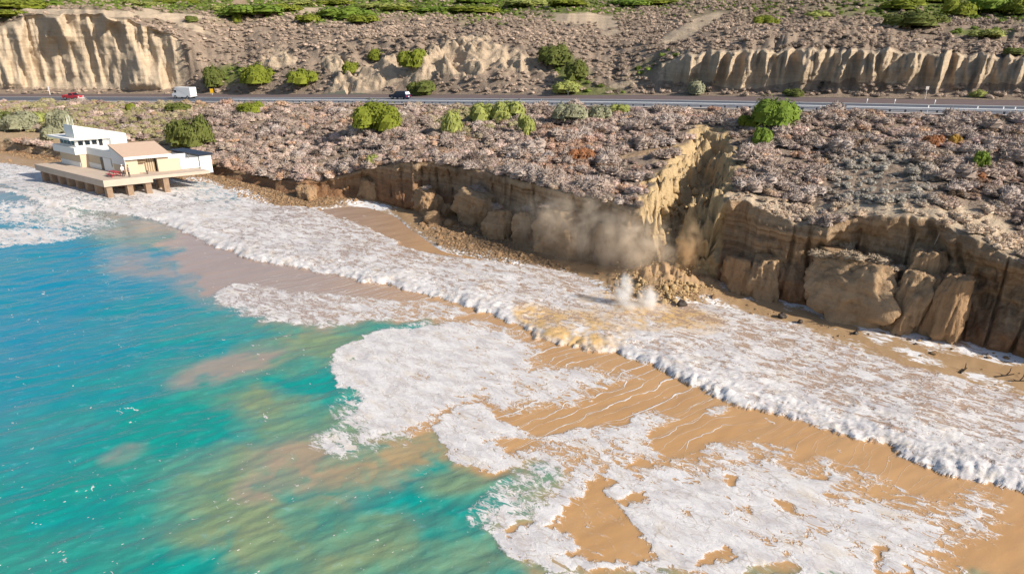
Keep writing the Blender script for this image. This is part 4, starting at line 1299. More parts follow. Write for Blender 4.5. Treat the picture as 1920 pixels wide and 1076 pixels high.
#@@ROCKS
# ------------------------------------------------------------------ slumped blocks and rocks
def rock_mesh(name, seed, mat, sub=4, flat_top=0.0, rough=0.3, sq=0.55):
    bm = bmesh.new()
    bmesh.ops.create_icosphere(bm, subdivisions=sub, radius=1.0)
    V = np.array([v.co[:] for v in bm.verts])
    # superellipsoid squaring
    r = (np.abs(V) ** (2 / sq)).sum(1) ** (-sq / 2)
    V = V * r[:, None]
    s = seed * 3.7
    gq = np.random.RandomState(seed + 300)
    for k in range(16):
        nv_ = gq.normal(size=3) * np.array([1, 1, 0.45]); nv_ /= np.linalg.norm(nv_)
        e = (V @ nv_)
        lim = e.max() * gq.uniform(0.66, 0.93)
        V = V - np.maximum(e - lim, 0)[:, None] * 0.92 * nv_[None, :]
    n = noise3(V[:, 0] * 1.3 + s, V[:, 1] * 1.3, V[:, 2] * 0.8 + s) * 0.9 + 0.5 * noise3(V[:, 0] * 3.1, V[:, 1] * 3.1 + s, V[:, 2] * 1.6) + 0.38 * noise3(V[:, 0] * 6 + s, V[:, 1] * 6, V[:, 2] * 4) + 0.2 * noise3(V[:, 0] * 13 + s, V[:, 1] * 13, V[:, 2] * 9)
    cr = -np.abs(noise3(V[:, 0] * 1.8, V[:, 1] * 1.8 + s, V[:, 2] * 0.6)) * 0.5
    V = V * np.array([1, 1, 1]) * (1.12 - 0.22 * V[:, 2:3])
    V = V * (1 + rough * (n + cr) + 0.035 * noise3(V[:, 0] * 0.6, V[:, 1] * 0.6, V[:, 2] * 9 + s) - 0.10 * np.clip(0.12 - np.abs(noise3(V[:, 0] * 2.2 + s, V[:, 1] * 2.2, V[:, 2] * 0.5)), 0, 1) * 8 * rough * 3)[:, None]
    if flat_top:
        V[:, 2] = np.where(V[:, 2] > flat_top, flat_top + (V[:, 2] - flat_top) * 0.25, V[:, 2])
    for v, c in zip(bm.verts, V):
        v.co = c
    me = bpy.data.meshes.new(name)
    bm.to_mesh(me); bm.free()
    me.polygons.foreach_set('use_smooth', np.ones(len(me.polygons), bool))
    me.materials.append(mat)
    return me


def block(px, pyb, w, pyt, depth_m, label, seed, mat='rock', lean=0.0, yaw=0.0, z=0.3, sq=0.5, push=0.0, rough=0.27):
    """px,pyb = middle of the foot; w = width in px; pyt = top in px; deep-ness in metres"""
    p = atz(px, pyb, z)
    d = proj(p)[2]
    rx = w * d / FPX / 2
    rx_, rf, rd = ray(px, pyt)
    Yt_ = p[1] + depth_m * 0.35
    ht = CAM_H + rd * Yt_ / rf - z
    o = link('slumped_block', rock_mesh('slumped_block', seed, M[mat], 5, 0.75, rough, sq))
    o.location = (p[0] + 0.1 * depth_m, p[1] + depth_m * 0.32 + push, z + ht * 0.5 - 0.1)
    o.scale = (rx, depth_m * 0.5, ht * 0.55)
    o.rotation_euler = (0, lean, yaw)
    tag(o, label, 'rock')
    BLK.append(o)
    return o, p, ht


SHORE = R(-42)
BLK = []
block(796, 402, 66, 347, 4.0, 'rounded reddish slumped boulder at the left end of the collapsed row', 1, 'redrock', 0.12, SHORE)
block(755, 388, 26, 355, 2.2, 'small pale knob leaning on the left side of the reddish boulder', 2, 'redrock', 0, SHORE)
block(895, 428, 92, 352, 4.6, 'large leaning slab with a brush cap right of the reddish boulder', 3, 'rock', 0.2, SHORE)
block(838, 410, 20, 378, 1.8, 'small pointed rock in the gap right of the reddish boulder', 4, 'redrock', 0.1, SHORE, 0.3, 0.8)
block(935, 448, 56, 384, 3.4, 'upright block with a flat brush cap, second from the leaning slab', 5, 'rock', 0.05, SHORE)
block(985, 458, 46, 388, 3.2, 'narrow block carrying a round dry bush in the middle of the collapsed row', 6, 'rock', 0, SHORE)
block(1055, 480, 100, 384, 4.5, 'wide block half veiled by the dust cloud', 7, 'rock', 0.05, SHORE)
block(1108, 490, 38, 408, 2.6, 'thin fissured pillar at the right end of the dusty row', 8, 'rock', 0, SHORE)
block(1142, 500, 44, 408, 2.8, 'rounded pillar nearest the landslide, in the dust', 9, 'rock', -0.05, SHORE)
block(1438, 572, 66, 480, 3.4, 'single buttress with a sunlit right face right of the landslide', 10, 'rock', 0, SHORE, 0.3, 0.6, 1.4)
block(1392, 562, 76, 484, 3.0, 'dark shaded buttress left of the one with the sunlit face', 11, 'redrock', 0, SHORE, 0.3, 0.7, 1.6)
block(1602, 606, 160, 472, 5.0, 'largest slumped block with a thick cap of dry brush on the right beach', 12, 'rock', 0.05, R(-36), 0.3, 0.4)
block(1704, 626, 78, 494, 3.8, 'tall sunlit block leaning on the right side of the largest one', 13, 'rock', 0.12, R(-30), 0.3, 0.45)
block(1752, 642, 58, 472, 3.0, 'flat topped dark pillar against the cliff where the rope hangs', 14, 'rock', 0, SHORE, 0.3, 0.4, 2.4)
block(1806, 668, 70, 520, 2.6, 'thin buttress with a pale patch on the far right cliff', 15, 'redrock', 0.1, SHORE, 0.3, 0.8, 2.0)
block(572, 374, 48, 346, 2.6, 'wedge shaped orange rock at the left foot of the bluff', 16, 'redrock', 0.2, SHORE, 0.3, 0.8)
block(690, 378, 60, 332, 2.4, 'orange buttress catching the sun left of the reddish boulder', 17, 'redrock', 0, SHORE, 0.3, 0.6, 0.8)
block(632, 368, 60, 340, 2.4, 'low orange buttress at the corner of the cove', 18, 'redrock', 0, SHORE, 0.3, 0.6, 0.8)


bpy.context.view_layer.update()
BW = []
for b in BLK:
    co = np.zeros(len(b.data.vertices) * 3, np.float32); b.data.vertices.foreach_get('co', co)
    mw = np.array(b.matrix_world)
    BW.append(co.reshape(-1, 3) @ mw[:3, :3].T + mw[:3, 3])


def cap_bush(bi, f, w_m, label, h=0.8, mat='dry', back=0.5):
    """dry brush rooted on top of block bi at fraction f of its width"""
    W = BW[bi]
    x0, x1 = W[:, 0].min(), W[:, 0].max()
    y0, y1 = W[:, 1].min(), W[:, 1].max()
    c = np.abs(W[:, 0] - (x0 + (x1 - x0) * f)) + 0.5 * np.abs(W[:, 1] - (y0 + (y1 - y0) * back)) - 0.9 * W[:, 2]
    p = W[int(np.argmin(c))]
    o = link('dry_bush', np_mesh('dry_bush', *bush_arrays(int(bi * 10 + f * 9), 240, 0.13, 6, 0.7, True), [M[mat]]))
    o.location = (p[0], p[1], p[2] - 0.08); o.scale = (w_m, w_m, w_m * h)
    tag(o, label, 'bush')


for (bi, f, w, lab) in [(2, 0.45, 1.5, 'dry brush cap on the leaning slab'), (4, 0.4, 1.2, 'dry brush cap on the upright block'), (5, 0.5, 1.0, 'round dry bush on the narrow block'),
                        (6, 0.25, 1.2, 'dry brush at the left edge of the dusty wide block'), (11, 0.15, 1.2, 'left clump of dry brush on the largest slumped block'), (11, 0.42, 1.3, 'middle clump of dry brush on the largest slumped block'),
                        (11, 0.70, 1.3, 'right clump of dry brush on the largest slumped block'), (11, 0.9, 0.9, 'small dry bush on the right shoulder of the largest slumped block'),
                        (0, 0.5, 1.0, 'thin dry brush on top of the reddish boulder')]:
    cap_bush(bi, f, w, lab, 0.75, 'tangrass' if bi == 11 else 'dry')
cap_bush(11, 0.55, 1.1, 'upright dry bush at the back of the largest slumped block', 1.2, 'tangrass', 0.9)


def dep_at(px, py, z, push=0.0):
    return proj(atz(px, py, z))[2] + push

# fallen clods on the slide fan: counted ones, then crumbs
cl_me = [rock_mesh('fallen_clod', 40 + k, M['clod'], 2, 0, 0.35, 0.6) for k in range(5)]
gc = np.random.RandomState(5)
cnt = 0
clods = []
for k in range(400):
    px, py = gc.normal(1245, 44), gc.normal(528, 22)
    if not (1140 < px < 1345 and 486 < py < 570):
        continue
    p = ground(px, py)
    if p[2] > 4: continue
    clods.append((p, gc.uniform(0.07, 0.17) if k % 6 else gc.uniform(0.2, 0.42)))
for k in range(260):
    px, py = gc.uniform(1190, 1330), gc.uniform(320, 500)
    p = ground(px, py)
    if sd_poly(np.array([p[0]]), np.array([p[1]]), SCAR)[0] < 1.0: continue
    clods.append((p, 0.1 + 0.5 * gc.uniform() ** 2.5))
clods.sort(key=lambda c: -c[1])
for k, (p, s) in enumerate(clods[:70]):
    o = link('fallen_clod', cl_me[k % 5])
    o.location = (p[0], p[1], p[2] + 0.2 * s); o.scale = (s, s * gc.uniform(0.7, 1.1), s * gc.uniform(0.6, 0.9)); o.rotation_euler = (gc.uniform(0, 6), gc.uniform(0, 6), gc.uniform(0, 6))
    zl = 'in the chute of the landslide' if p[1] > 68 else 'on the fan at the foot of the landslide'
    tag(o, 'broken tan clod lying ' + zl, 'rock', 'clods ' + zl)


def rock_arrays(seed):
    g_ = np.random.RandomState(seed)
    bm = bmesh.new(); bmesh.ops.create_icosphere(bm, subdivisions=1, radius=1.0)
    V = np.array([v.co[:] for v in bm.verts]) * g_.uniform(0.65, 1.2, (len(bm.verts), 1)) * np.array([1, 0.85, 0.65])
    Fq = np.array([[v.index for v in f.verts] for f in bm.faces]); bm.free()
    return V, Fq


rockP = [rock_arrays(k) for k in range(6)]


def rubble(name, pts, sz_, mat, label):
    pts = np.array(pts); n = len(pts)
    V, Fc, _ = merge(rockP, gc.randint(0, 6, n), pts, np.array(sz_), gc.uniform(0, 6.28, n))
    tag(link(name, np_mesh(name, V, Fc, [mat])), label, kind='stuff')


rubble('rubble', [c[0] for c in clods[70:]] + [c[0] + np.array((gc.normal(0, .5), gc.normal(0, .5), 0.02)) for c in clods for _ in range(3)], [c[1] for c in clods[70:]] + [gc.uniform(0.05, 0.16) for c in clods for _ in range(3)], M['clod'], 'loose broken earth on the landslide fan')
# cobbles on the gravel beach, driven by the gravel mask
gm = np.clip(grav, 0, 1) * np.where(u > 0.4, 1, 0.35)
gm = gm * np.where(np.abs(bpx[:nb] if False else proj(Pb)[0] - 1245) < 90, 0.1, 1)
Qg, _, _ = scatter(Pb, gm, 4200, gc)
sg = gc.uniform(0.06, 0.2, len(Qg)) * (1 + (gc.uniform(size=len(Qg)) > 0.93))
big_i = [k for k in np.argsort(-sg / proj(Qg)[2]) if visible(Qg[k], 0)][:60]
stone_me = [np_mesh('beach_stone', *rock_arrays(60 + k), [M['redrock']]) for k in range(4)]
for k in big_i:
    o = link('beach_stone', stone_me[k % 4]); o.location = tuple(Qg[k]); s = sg[k] * 1.4; o.scale = (s, s, s); o.rotation_euler = (0, 0, gc.uniform(0, 6))
    zl = 'on the rocky shore by the deck' if proj(Qg[k])[0] < 640 else 'on the gravel under the slumped blocks'
    tag(o, 'brown cobble lying ' + zl, 'stone', 'cobbles ' + zl)
rest_g = np.setdiff1d(np.arange(len(Qg)), big_i)
rubble('shingle', Qg[rest_g], sg[rest_g], M['redrock'], 'brown shingle and cobbles along the foot of the bluff')
for (px, py, w, lab, mk) in [(815, 418, 40, 'flat tan boulder pile at the foot of the leaning slab', 'redrock'), (842, 424, 24, 'small tan boulder beside the flat pile', 'redrock'), (1660, 620, 28, 'sunlit tan boulder in front of the largest slumped block', 'rock'),
                             (1674, 610, 14, 'small tan boulder leaning behind the sunlit one', 'rock'), (1000, 466, 20, 'tan boulder at the right end of the gravel beach', 'redrock'), (1290, 552, 18, 'brown boulder at the right toe of the landslide', 'clod'),
                             (1315, 548, 14, 'small brown boulder furthest right of the landslide toe', 'clod'), (1278, 572, 18, 'dark boulder in the surf below the landslide', 'darkstone'),
                             (1682, 632, 12, 'black wet stone right of the sunlit boulder', 'darkstone'), (1704, 640, 9, 'small black stone on the sand by the shadow edge', 'darkstone'), (1466, 594, 14, 'dark stone at the shadow edge right of the single buttress', 'darkstone'),
                             (1500, 604, 10, 'dark stone on the sand near the shadow edge', 'darkstone'), (1605, 626, 10, 'dark stone left of the sunlit boulder', 'darkstone'), (1716, 648, 8, 'tiny black stone on the right sand', 'darkstone')]:
    p = atz(px, py, 0.25); s = w * proj(p)[2] / FPX / 2
    o = link('boulder', rock_mesh('boulder', int(px) % 50, M[mk], 3, 0, 0.3, 0.65)); o.location = (p[0], p[1], 0.3 + s * 0.35); o.scale = (s, s * 0.9, s * 0.75)
    tag(o, lab, 'rock')


def tube(name, pts, r, mat, parent=None, sides=6, taper=1.0):
    pts = np.array(pts, float); V = []; Fq = []
    n = len(pts)
    for i in range(n):
        tdir = Vector(pts[min(i + 1, n - 1)] - pts[max(i - 1, 0)]).normalized()
        a = tdir.orthogonal().normalized(); b = tdir.cross(a)
        rr = r * (1 + (taper - 1) * i / max(n - 1, 1))
        for k in range(sides):
            an = 2 * math.pi * k / sides
            V.append(pts[i] + rr * (math.cos(an) * np.array(a) + math.sin(an) * np.array(b)))
    for i in range(n - 1):
        for k in range(sides):
            k2 = (k + 1) % sides
            Fq.append((i * sides + k, i * sides + k2, (i + 1) * sides + k2, (i + 1) * sides + k))
    return link(name, np_mesh(name, V, Fq, [mat], True), parent)


# rope down the right cliff, black pipe in the scrub, driftwood
pa = ground(1768, 424); pb_ = atd(1733, 498, dep_at(1733, 498, 5.0))
tag(tube('rope', [pa + (np.array(pb_) - pa) * f - np.array((0, 0, 0.5 * f * (1 - f))) for f in np.linspace(0, 1, 8)], 0.035, M['rope']), 'pale rope hanging from the cliff lip to the slumped blocks', 'rope')
tag(tube('drain_pipe', [ground(x, y) + np.array((0, 0, 0.35)) for x, y in [(1836, 332), (1858, 340), (1880, 347), (1902, 352), (1930, 360)]], 0.11, M['black']), 'black pipe lying across the scrub at the right edge', 'pipe')
for (px, py, L_, lab, a0) in [(1808, 696, 0.8, 'forked black driftwood branch standing in the right sand', 0.5), (1884, 706, 1.3, 'long dark driftwood log nearest the right edge', 0.1), (1908, 716, 1.0, 'tangled dark driftwood at the right edge', -0.2), (1602, 627, 0.7, 'thin dark driftwood stick on the sand', 0.2)]:
    p = atz(px, py, 0.22)
    o = empty('driftwood', tuple(p), a0)
    tag(o, lab, 'driftwood')
    tube('log', [(-L_ * 0.6, 0, 0.0), (0, 0.05, 0.06), (L_ * 0.6, 0.1, 0.12)], 0.07, M['timber'], o, 6, 0.5)
    tube('branch', [(0.1, 0.05, 0.05), (L_ * 0.3, 0.1, 0.35), (L_ * 0.35, 0.15, 0.7 * min(L_, 0.9))], 0.045, M['timber'], o, 5, 0.4)
    tube('branch', [(-0.1, 0.05, 0.05), (-L_ * 0.35, -0.1, 0.25)], 0.04, M['timber'], o, 5, 0.4)

#@@BUILDING
# ------------------------------------------------------------------ lifeguard building on its deck (plan axes: p along the seaward front, q inland)
DZ = 3.3
F0 = np.array((-58.17, 96.04))
AX = np.array((-0.8226, 0.5687)); BX = np.array((0.855, 0.519))


def pq(p, q, z):
    w = F0 + AX * p + BX * q
    return (w[0], w[1], z)


def pbox(name, p0, p1, q0, q1, z0, z1, mat, parent, zb=None):
    """box in plan axes; zb = (z at p0q0, p1q0, p0q1, p1q1) for a sloping top"""
    zt = zb or (z1,) * 4
    ol = np.array(parent.location) if parent else 0
    V = [pq(p0, q0, z0), pq(p1, q0, z0), pq(p0, q1, z0), pq(p1, q1, z0), pq(p0, q0, zt[0]), pq(p1, q0, zt[1]), pq(p0, q1, zt[2]), pq(p1, q1, zt[3])]
    V = np.array(V) - ol
    Fq = [(0, 1, 3, 2), (4, 6, 7, 5), (0, 4, 5, 1), (2, 3, 7, 6), (0, 2, 6, 4), (1, 5, 7, 3)]
    return link(name, np_mesh(name, V, Fq, [mat]), parent)


deck = empty('deck', pq(0, 0, 0))
tag(deck, 'concrete deck raised on square piles over the surf', 'deck')
pbox('deck_slab', 0.25, 21.5, 0.25, 14.2, DZ - 0.35, DZ, M['conc'], deck)
pbox('fascia', -0.0, 21.7, 0.0, 0.25, DZ - 0.95, DZ + 0.003, M['conc'], deck)
pbox('fascia', 0.0, 0.25, 0.25, 6.3, DZ - 0.95, DZ + 0.003, M['conc'], deck)
pbox('fascia', 0.0, 0.25, 6.3, 14.2, DZ - 0.45, DZ + 0.003, M['conc'], deck)
pbox('fascia', 21.45, 21.7, 0.25, 14.2, DZ - 0.95, DZ + 0.003, M['conc'], deck)
for k in range(8):
    p0 = 0.35 + k * 2.85
    pbox('pile', p0, p0 + 0.75, 0.35, 1.1, -1.0, DZ - 0.35, M['pile'], deck)
for q0 in (3.0, 5.4, 7.8):
    pbox('pile', 0.35, 1.05, q0, q0 + 0.75, -1.0, DZ - 0.35, M['pile'], deck)
for q0 in (4.5, 8.5):
    for k in range(1, 7):
        p0 = 0.35 + k * 2.85
        pbox('pile', p0, p0 + 0.7, q0, q0 + 0.7, -1.0, DZ - 0.35, M['pile'], deck)
#pbox('ramp', 0.6, 3.4, 15.5, 18.0, DZ - 0.6, 3.2, M['conc'], deck, (DZ - 0.03, DZ - 0.03, 3.0, 3.0))

bld = empty('lifeguard_building', pq(3.16, 4.44, DZ))
tag(bld, 'white and tan lifeguard station with a lookout tower on the deck', 'building')
G0, G1 = 3.16, 4.44                       # seaward corner of the garage
Z = lambda h: DZ + h
# garage: two storey-height front wall with recessed door
pbox('wall', G0 + 0.0, G0 + 0.3, G1, G1 + 1.75, Z(0), Z(2.35), M['tanwall'], bld)
pbox('wall', G0 + 0.0, G0 + 0.3, G1 + 4.35, G1 + 5.9, Z(0), Z(2.35), M['tanwall'], bld)
pbox('wall', G0 + 0.9, G0 + 1.1, G1 + 1.75, G1 + 4.35, Z(0), Z(2.35), M['tanwall'], bld)
pbox('lintel', G0 + 0.3, G0 + 0.9, G1 + 1.75, G1 + 2.9, Z(1.55), Z(2.3), M['doorbrown'], bld)
dr = pbox('door', G0 + 0.78, G0 + 0.9, G1 + 3.0, G1 + 4.3, Z(0.0), Z(2.2), M['doorbrown'], bld)
for k in range(4):
    pbox('door_rib', G0 + 0.72, G0 + 0.777, G1 + 3.1 + k * 0.3, G1 + 3.2 + k * 0.3, Z(0.03), Z(2.15), M['tanwall'], bld)
pbox('wall', G0 + 0.3, G0 + 3.3, G1, G1 + 0.25, Z(0), Z(2.35), M['tanwall'], bld, (Z(2.35), Z(3.9), Z(2.35), Z(3.9)))
pbox('wall', G0 + 0.3, G0 + 3.3, G1 + 5.65, G1 + 5.9, Z(0), Z(2.35), M['white'], bld, (Z(2.35), Z(3.9), Z(2.35), Z(3.9)))
pbox('wall', G0 + 3.3, G0 + 3.55, G1 + 0.0, G1 + 5.9, Z(0), Z(3.95), M['white'], bld)
pbox('gable_board', G0 - 0.35, G0 + 3.5, G1 - 0.06, G1 - 0.003, Z(1.35), Z(2.5), M['white'], bld, (Z(2.42), Z(4.0), Z(2.42), Z(4.0)))
rf = pbox('roof', G0 - 0.45, G0 + 3.6, G1 - 0.15, G1 + 6.15, Z(2.4), Z(4), M['roof'], bld, (Z(2.58), Z(4.15), Z(2.58), Z(4.15)))
me = rf.data
zz = np.zeros(len(me.vertices) * 3); me.vertices.foreach_get('co', zz)
zz = zz.reshape(-1, 3)
zz[1, 2] += 1.55; zz[3, 2] += 1.55
me.vertices.foreach_set('co', zz.ravel()); me.update()
pbox('eave_board', G0 - 0.56, G0 - 0.452, G1 - 0.18, G1 + 6.18, Z(2.2), Z(2.60), M['white'], bld)
# low middle block
pbox('wall', G0 + 3.55, G0 + 11.0, G1 + 0.0, G1 + 5.6, Z(0), Z(2.0), M['tanwall'], bld)
pbox('parapet', G0 + 3.55, G0 + 11.0, G1 - 0.08, G1 + 5.6, Z(2.0), Z(3.1), M['white'], bld)
pbox('wall_plinth', G0 + 3.55, G0 + 10.9, G1 - 0.08, G1 - 0.004, Z(0), Z(0.75), M['white'], bld)
dr = pbox('door', G0 + 6.1, G0 + 6.85, G1 - 0.12, G1 - 0.084, Z(0.0), Z(1.95), M['glass'], bld)
pbox('panel', G0 + 3.7, G0 + 6.0, G1 - 0.11, G1 - 0.085, Z(0.0), Z(1.95), M['steel'], bld)
# tower
T0, T1 = G0 + 11.0, G0 + 17.3
pbox('tower_wall', T0, T1, G1 - 1.1, G1 + 5.2, Z(0), Z(2.0), M['tanwall'], bld)
pbox('wall_plinth', T0 + 0.02, T1 + 0.05, G1 - 1.16, G1 - 1.103, Z(0), Z(0.75), M['white'], bld)
pbox('buttress', T0 - 0.25, T0, G1 - 1.1, G1 + 0.0, Z(0), Z(2.0), M['tanwall'], bld)
pbox('balcony', T0 - 0.4, T1 + 0.5, G1 - 1.7, G1 + 5.2, Z(2.0), Z(3.05), M['white'], bld)
cab = pbox('tower_cab', T0 + 0.25, T1 - 1.0, G1 - 1.1, G1 + 5.0, Z(3.05), Z(4.2), M['white'], bld)
for k in range(3):
    q0 = G1 - 0.85 + k * 0.92
    w_ = pbox('window', T0 + 0.19, T0 + 0.246, q0, q0 + 0.78, Z(3.25), Z(4.02), M['white'], bld)
    g_ = pbox('pane', T0 + 0.15, T0 + 0.187, q0 + 0.06, q0 + 0.72, Z(3.31), Z(3.97), M['glass'], bld)
    g_.parent = w_; g_.location = np.array(bld.location) * 0
for k in range(4):
    p0 = T0 + 0.4 + k * 1.2
    w_ = pbox('window', p0, p0 + 1.1, G1 - 1.16, G1 - 1.104, Z(3.25), Z(4.02), M['white'], bld)
    g_ = pbox('pane', p0 + 0.06, p0 + 1.04, G1 - 1.20, G1 - 1.163, Z(3.31), Z(3.97), M['glass'], bld)
    g_.parent = w_
dr = pbox('door', T0 + 0.18, T0 + 0.246, G1 + 2.0, G1 + 2.5, Z(3.07), Z(4.05), M['glass'], bld)
pbox('roof_slab', T0 - 0.55, T1 + 0.6, G1 - 2.1, G1 + 3.4, Z(4.2), Z(4.5), M['white'], bld)
pbox('roof_wedge', T0 - 0.45, T0 + 2.5, G1 - 1.3, G1 + 5.6, Z(4.5), Z(6.4), M['white'], bld, (Z(6.45), Z(6.45), Z(4.75), Z(4.75)))
pbox('wall', T0 - 0.42, T0 + 2.5, G1 + 3.4, G1 + 5.6, Z(3.05), Z(4.5), M['white'], bld)
for k, (dp, dq, hh) in enumerate([(0.1, -1.0, 1.1), (0.9, -1.05, 1.5), (1.7, -1.0, 0.9), (2.3, -0.9, 1.2)]):
    b0 = np.array(pq(T0 - 0.3 + dp, G1 + dq, Z(6.3))) - np.array(bld.location)
    tube('antenna', [b0, b0 + np.array((0, 0, hh))], 0.03, M['white'], bld, 5)
# yard wall, gates and shed
pbox('yard_wall', G0 + 0.1, G0 + 0.35, G1 + 5.9, G1 + 7.4, Z(0), Z(1.75), M['tanwall'], bld)
for k in range(2):
    gt = pbox('gate', G0 + 0.1, G0 + 0.2, G1 + 7.45 + k * 1.35, G1 + 8.72 + k * 1.35, Z(0.05), Z(1.65), M['white'], bld)
    for j in range(7):
        s_ = pbox('slat', G0 + 0.06, G0 + 0.097, G1 + 7.55 + k * 1.35 + j * 0.165, G1 + 7.64 + k * 1.35 + j * 0.165, Z(0.15), Z(1.55), M['steel'], bld)
        s_.parent = gt
shed = empty('shed', pq(G0 + 0.2, G1 + 10.3, DZ - 0.4))
tag(shed, 'white shed with a dark sloping roof at the right end of the lifeguard station', 'shed')
pbox('wall', G0 + 0.2, G0 + 8.0, G1 + 10.3, G1 + 12.0, Z(-0.9), Z(1.75), M['white'], shed, (Z(1.7), Z(1.7), Z(1.9), Z(1.9)))
pbox('roof', G0 - 0.05, G0 + 8.1, G1 + 10.1, G1 + 12.2, Z(1.86), Z(2.06), M['darkroof'], shed, (Z(2.02), Z(2.02), Z(2.15), Z(2.15)))
pbox('yard_wall', G0 + 3.5, G0 + 3.7, G1 + 5.9, G1 + 10.3, Z(-0.5), Z(1.9), M['white'], bld)
lw = ground(392, 312)
lawn = link('lawn', np_mesh('lawn', [(lw[0] + x, lw[1] + y, lw[2] + 0.25 + 0.02 * (abs(x) + abs(y))) for x, y in [(-2.6, -1.2), (0, -1.6), (2.4, -0.8), (2.2, 1.0), (-0.2, 1.4), (-2.4, 0.8)]], [(0, 1, 2), (0, 2, 3), (0, 3, 4), (0, 4, 5)], [M['lawn']]))
tag(lawn, 'small patch of green grass beside the white shed', kind='stuff')

#@@THINGS
# ------------------------------------------------------------------ people, table, bollard
def person(loc, yaw, shirt, label, hat):
    root = empty('person', loc, yaw)
    tag(root, label, 'person', None)
    joints = [(0, 0, 0.93), (0, 0, 1.12), (0, 0, 1.36), (0, 0.0, 1.47), (0, 0.01, 1.55), (0, 0.02, 1.66),
              (0.10, 0, 0.88), (0.11, 0.02, 0.49), (0.12, -0.02, 0.08), (0.13, 0.13, 0.03), (-0.10, 0, 0.88), (-0.11, 0.0, 0.49), (-0.12, -0.04, 0.08), (-0.13, 0.11, 0.03),
              (0.18, 0, 1.38), (0.24, -0.03, 1.10), (0.22, 0.12, 0.88), (0.21, 0.17, 0.80), (-0.18, 0, 1.38), (-0.25, -0.02, 1.10), (-0.23, 0.10, 0.88), (-0.22, 0.15, 0.80)]
    rad = [0.155, 0.14, 0.16, 0.07, 0.075, 0.095, 0.095, 0.065, 0.045, 0.04, 0.095, 0.065, 0.045, 0.04, 0.065, 0.045, 0.035, 0.03, 0.065, 0.045, 0.035, 0.03]
    ed = [(0, 1), (1, 2), (2, 3), (3, 4), (4, 5), (0, 6), (6, 7), (7, 8), (8, 9), (0, 10), (10, 11), (11, 12), (12, 13), (2, 14), (14, 15), (15, 16), (16, 17), (2, 18), (18, 19), (19, 20), (20, 21)]
    me = bpy.data.meshes.new('body')
    me.from_pydata(joints, ed, [])
    o = link('body', me, root)
    sk = o.modifiers.new('skin', 'SKIN')
    for i, v in enumerate(me.skin_vertices[0].data):
        v.radius = (rad[i], rad[i] * (0.75 if i in (0, 1, 2) else 1.0))
        v.use_root = (i == 0)
    ss = o.modifiers.new('sub', 'SUBSURF'); ss.levels = 2; ss.render_levels = 2
    dg = bpy.context.evaluated_depsgraph_get()
    ev_ = bpy.data.meshes.new_from_object(o.evaluated_get(dg))
    o.modifiers.clear()
    o.data = ev_
    ev_.name = 'body'
    for mname in (M['skin'], shirt, M['pants']):
        ev_.materials.append(mname)
    for f in ev_.polygons:
        c = f.center
        if c.z > 1.47 or (abs(c.x) > 0.17 and c.z < 1.08 and c.z > 0.7): f.material_index = 0
        elif c.z > 0.92: f.material_index = 1
        elif c.z > 0.1: f.material_index = 2
        else: f.material_index = 2
        f.use_smooth = True
    bm = bmesh.new(); bmesh.ops.create_uvsphere(bm, u_segments=12, v_segments=8, radius=0.118)
    for v in bm.verts:
        v.co.z = max(v.co.z, -0.01) if v.co.y > 0 else max(v.co.z, -0.08)
        if hat and v.co.z < 0.01 and v.co.y > 0.05: v.co.y *= 1.5
    hm = bpy.data.meshes.new('hat'); bm.to_mesh(hm); bm.free(); hm.materials.append(M['shirtw'] if hat else M['hair'])
    h = link('hat' if hat else 'hair', hm, root); h.location = (0, 0.0, 1.675)
    nm = bpy.data.meshes.new('nose'); bm = bmesh.new(); bmesh.ops.create_cone(bm, segments=6, radius1=0.018, radius2=0.006, depth=0.04); bm.to_mesh(nm); bm.free(); nm.materials.append(M['skin'])
    n_ = link('nose', nm, root); n_.location = (0, 0.105, 1.64); n_.rotation_euler = (R(-90), 0, 0)
    for side in (1, -1):
        hx, hy, hz = (0.21, 0.17, 0.80) if side > 0 else (-0.22, 0.15, 0.80)
        for k in range(4):
            tube('finger', [(hx + (k - 1.5) * 0.016, hy, hz), (hx + (k - 1.5) * 0.018, hy + 0.015, hz - 0.05 - 0.008 * (k in (1, 2))), (hx + (k - 1.5) * 0.018, hy + 0.03, hz - 0.085 - 0.01 * (k in (1, 2)))], 0.009, M['skin'], root, 5, 0.8)
        tube('thumb', [(hx - side * 0.02, hy + 0.01, hz + 0.01), (hx - side * 0.045, hy + 0.035, hz - 0.03), (hx - side * 0.045, hy + 0.05, hz - 0.055)], 0.010, M['skin'], root, 5, 0.8)
    return root


person(tuple(atz(232, 331.5, DZ)), R(-120), M['shirtw'], 'person in a white shirt and cap standing at the red table', True)
person(tuple(atz(243, 332, DZ)), R(150), M['shirtd'], 'person in a grey shirt and dark trousers facing the one in white', False)

tp = atz(215, 331, DZ)
tb = empty('picnic_table', tuple(tp), math.atan2(AX[1], AX[0]))
tag(tb, 'red picnic table with attached benches on the deck', 'table')
tb_parts = [('table_top', -0.95, 0.95, -0.38, 0.38, 0.70, 0.76), ('seat', -0.95, 0.95, -0.80, -0.52, 0.42, 0.47), ('seat', -0.95, 0.95, 0.52, 0.80, 0.42, 0.47)]
for nm, *b in tb_parts:
    link(nm, box_mesh(nm, *b, M['red']), tb)
for x in (-0.65, 0.65):
    for s in (-1, 1):
        V = []
        tube('leg', [(x, s * 0.72, 0.0), (x, s * 0.25, 0.70)], 0.045, M['red'], tb, 6)
    link('crossbar', box_mesh('crossbar', x - 0.03, x + 0.03, -0.74, 0.74, 0.36, 0.42, M['red']), tb)
bp_ = atz(277, 326.5, DZ)
bo = link('bollard', None)
bpy.data.objects.remove(bo)
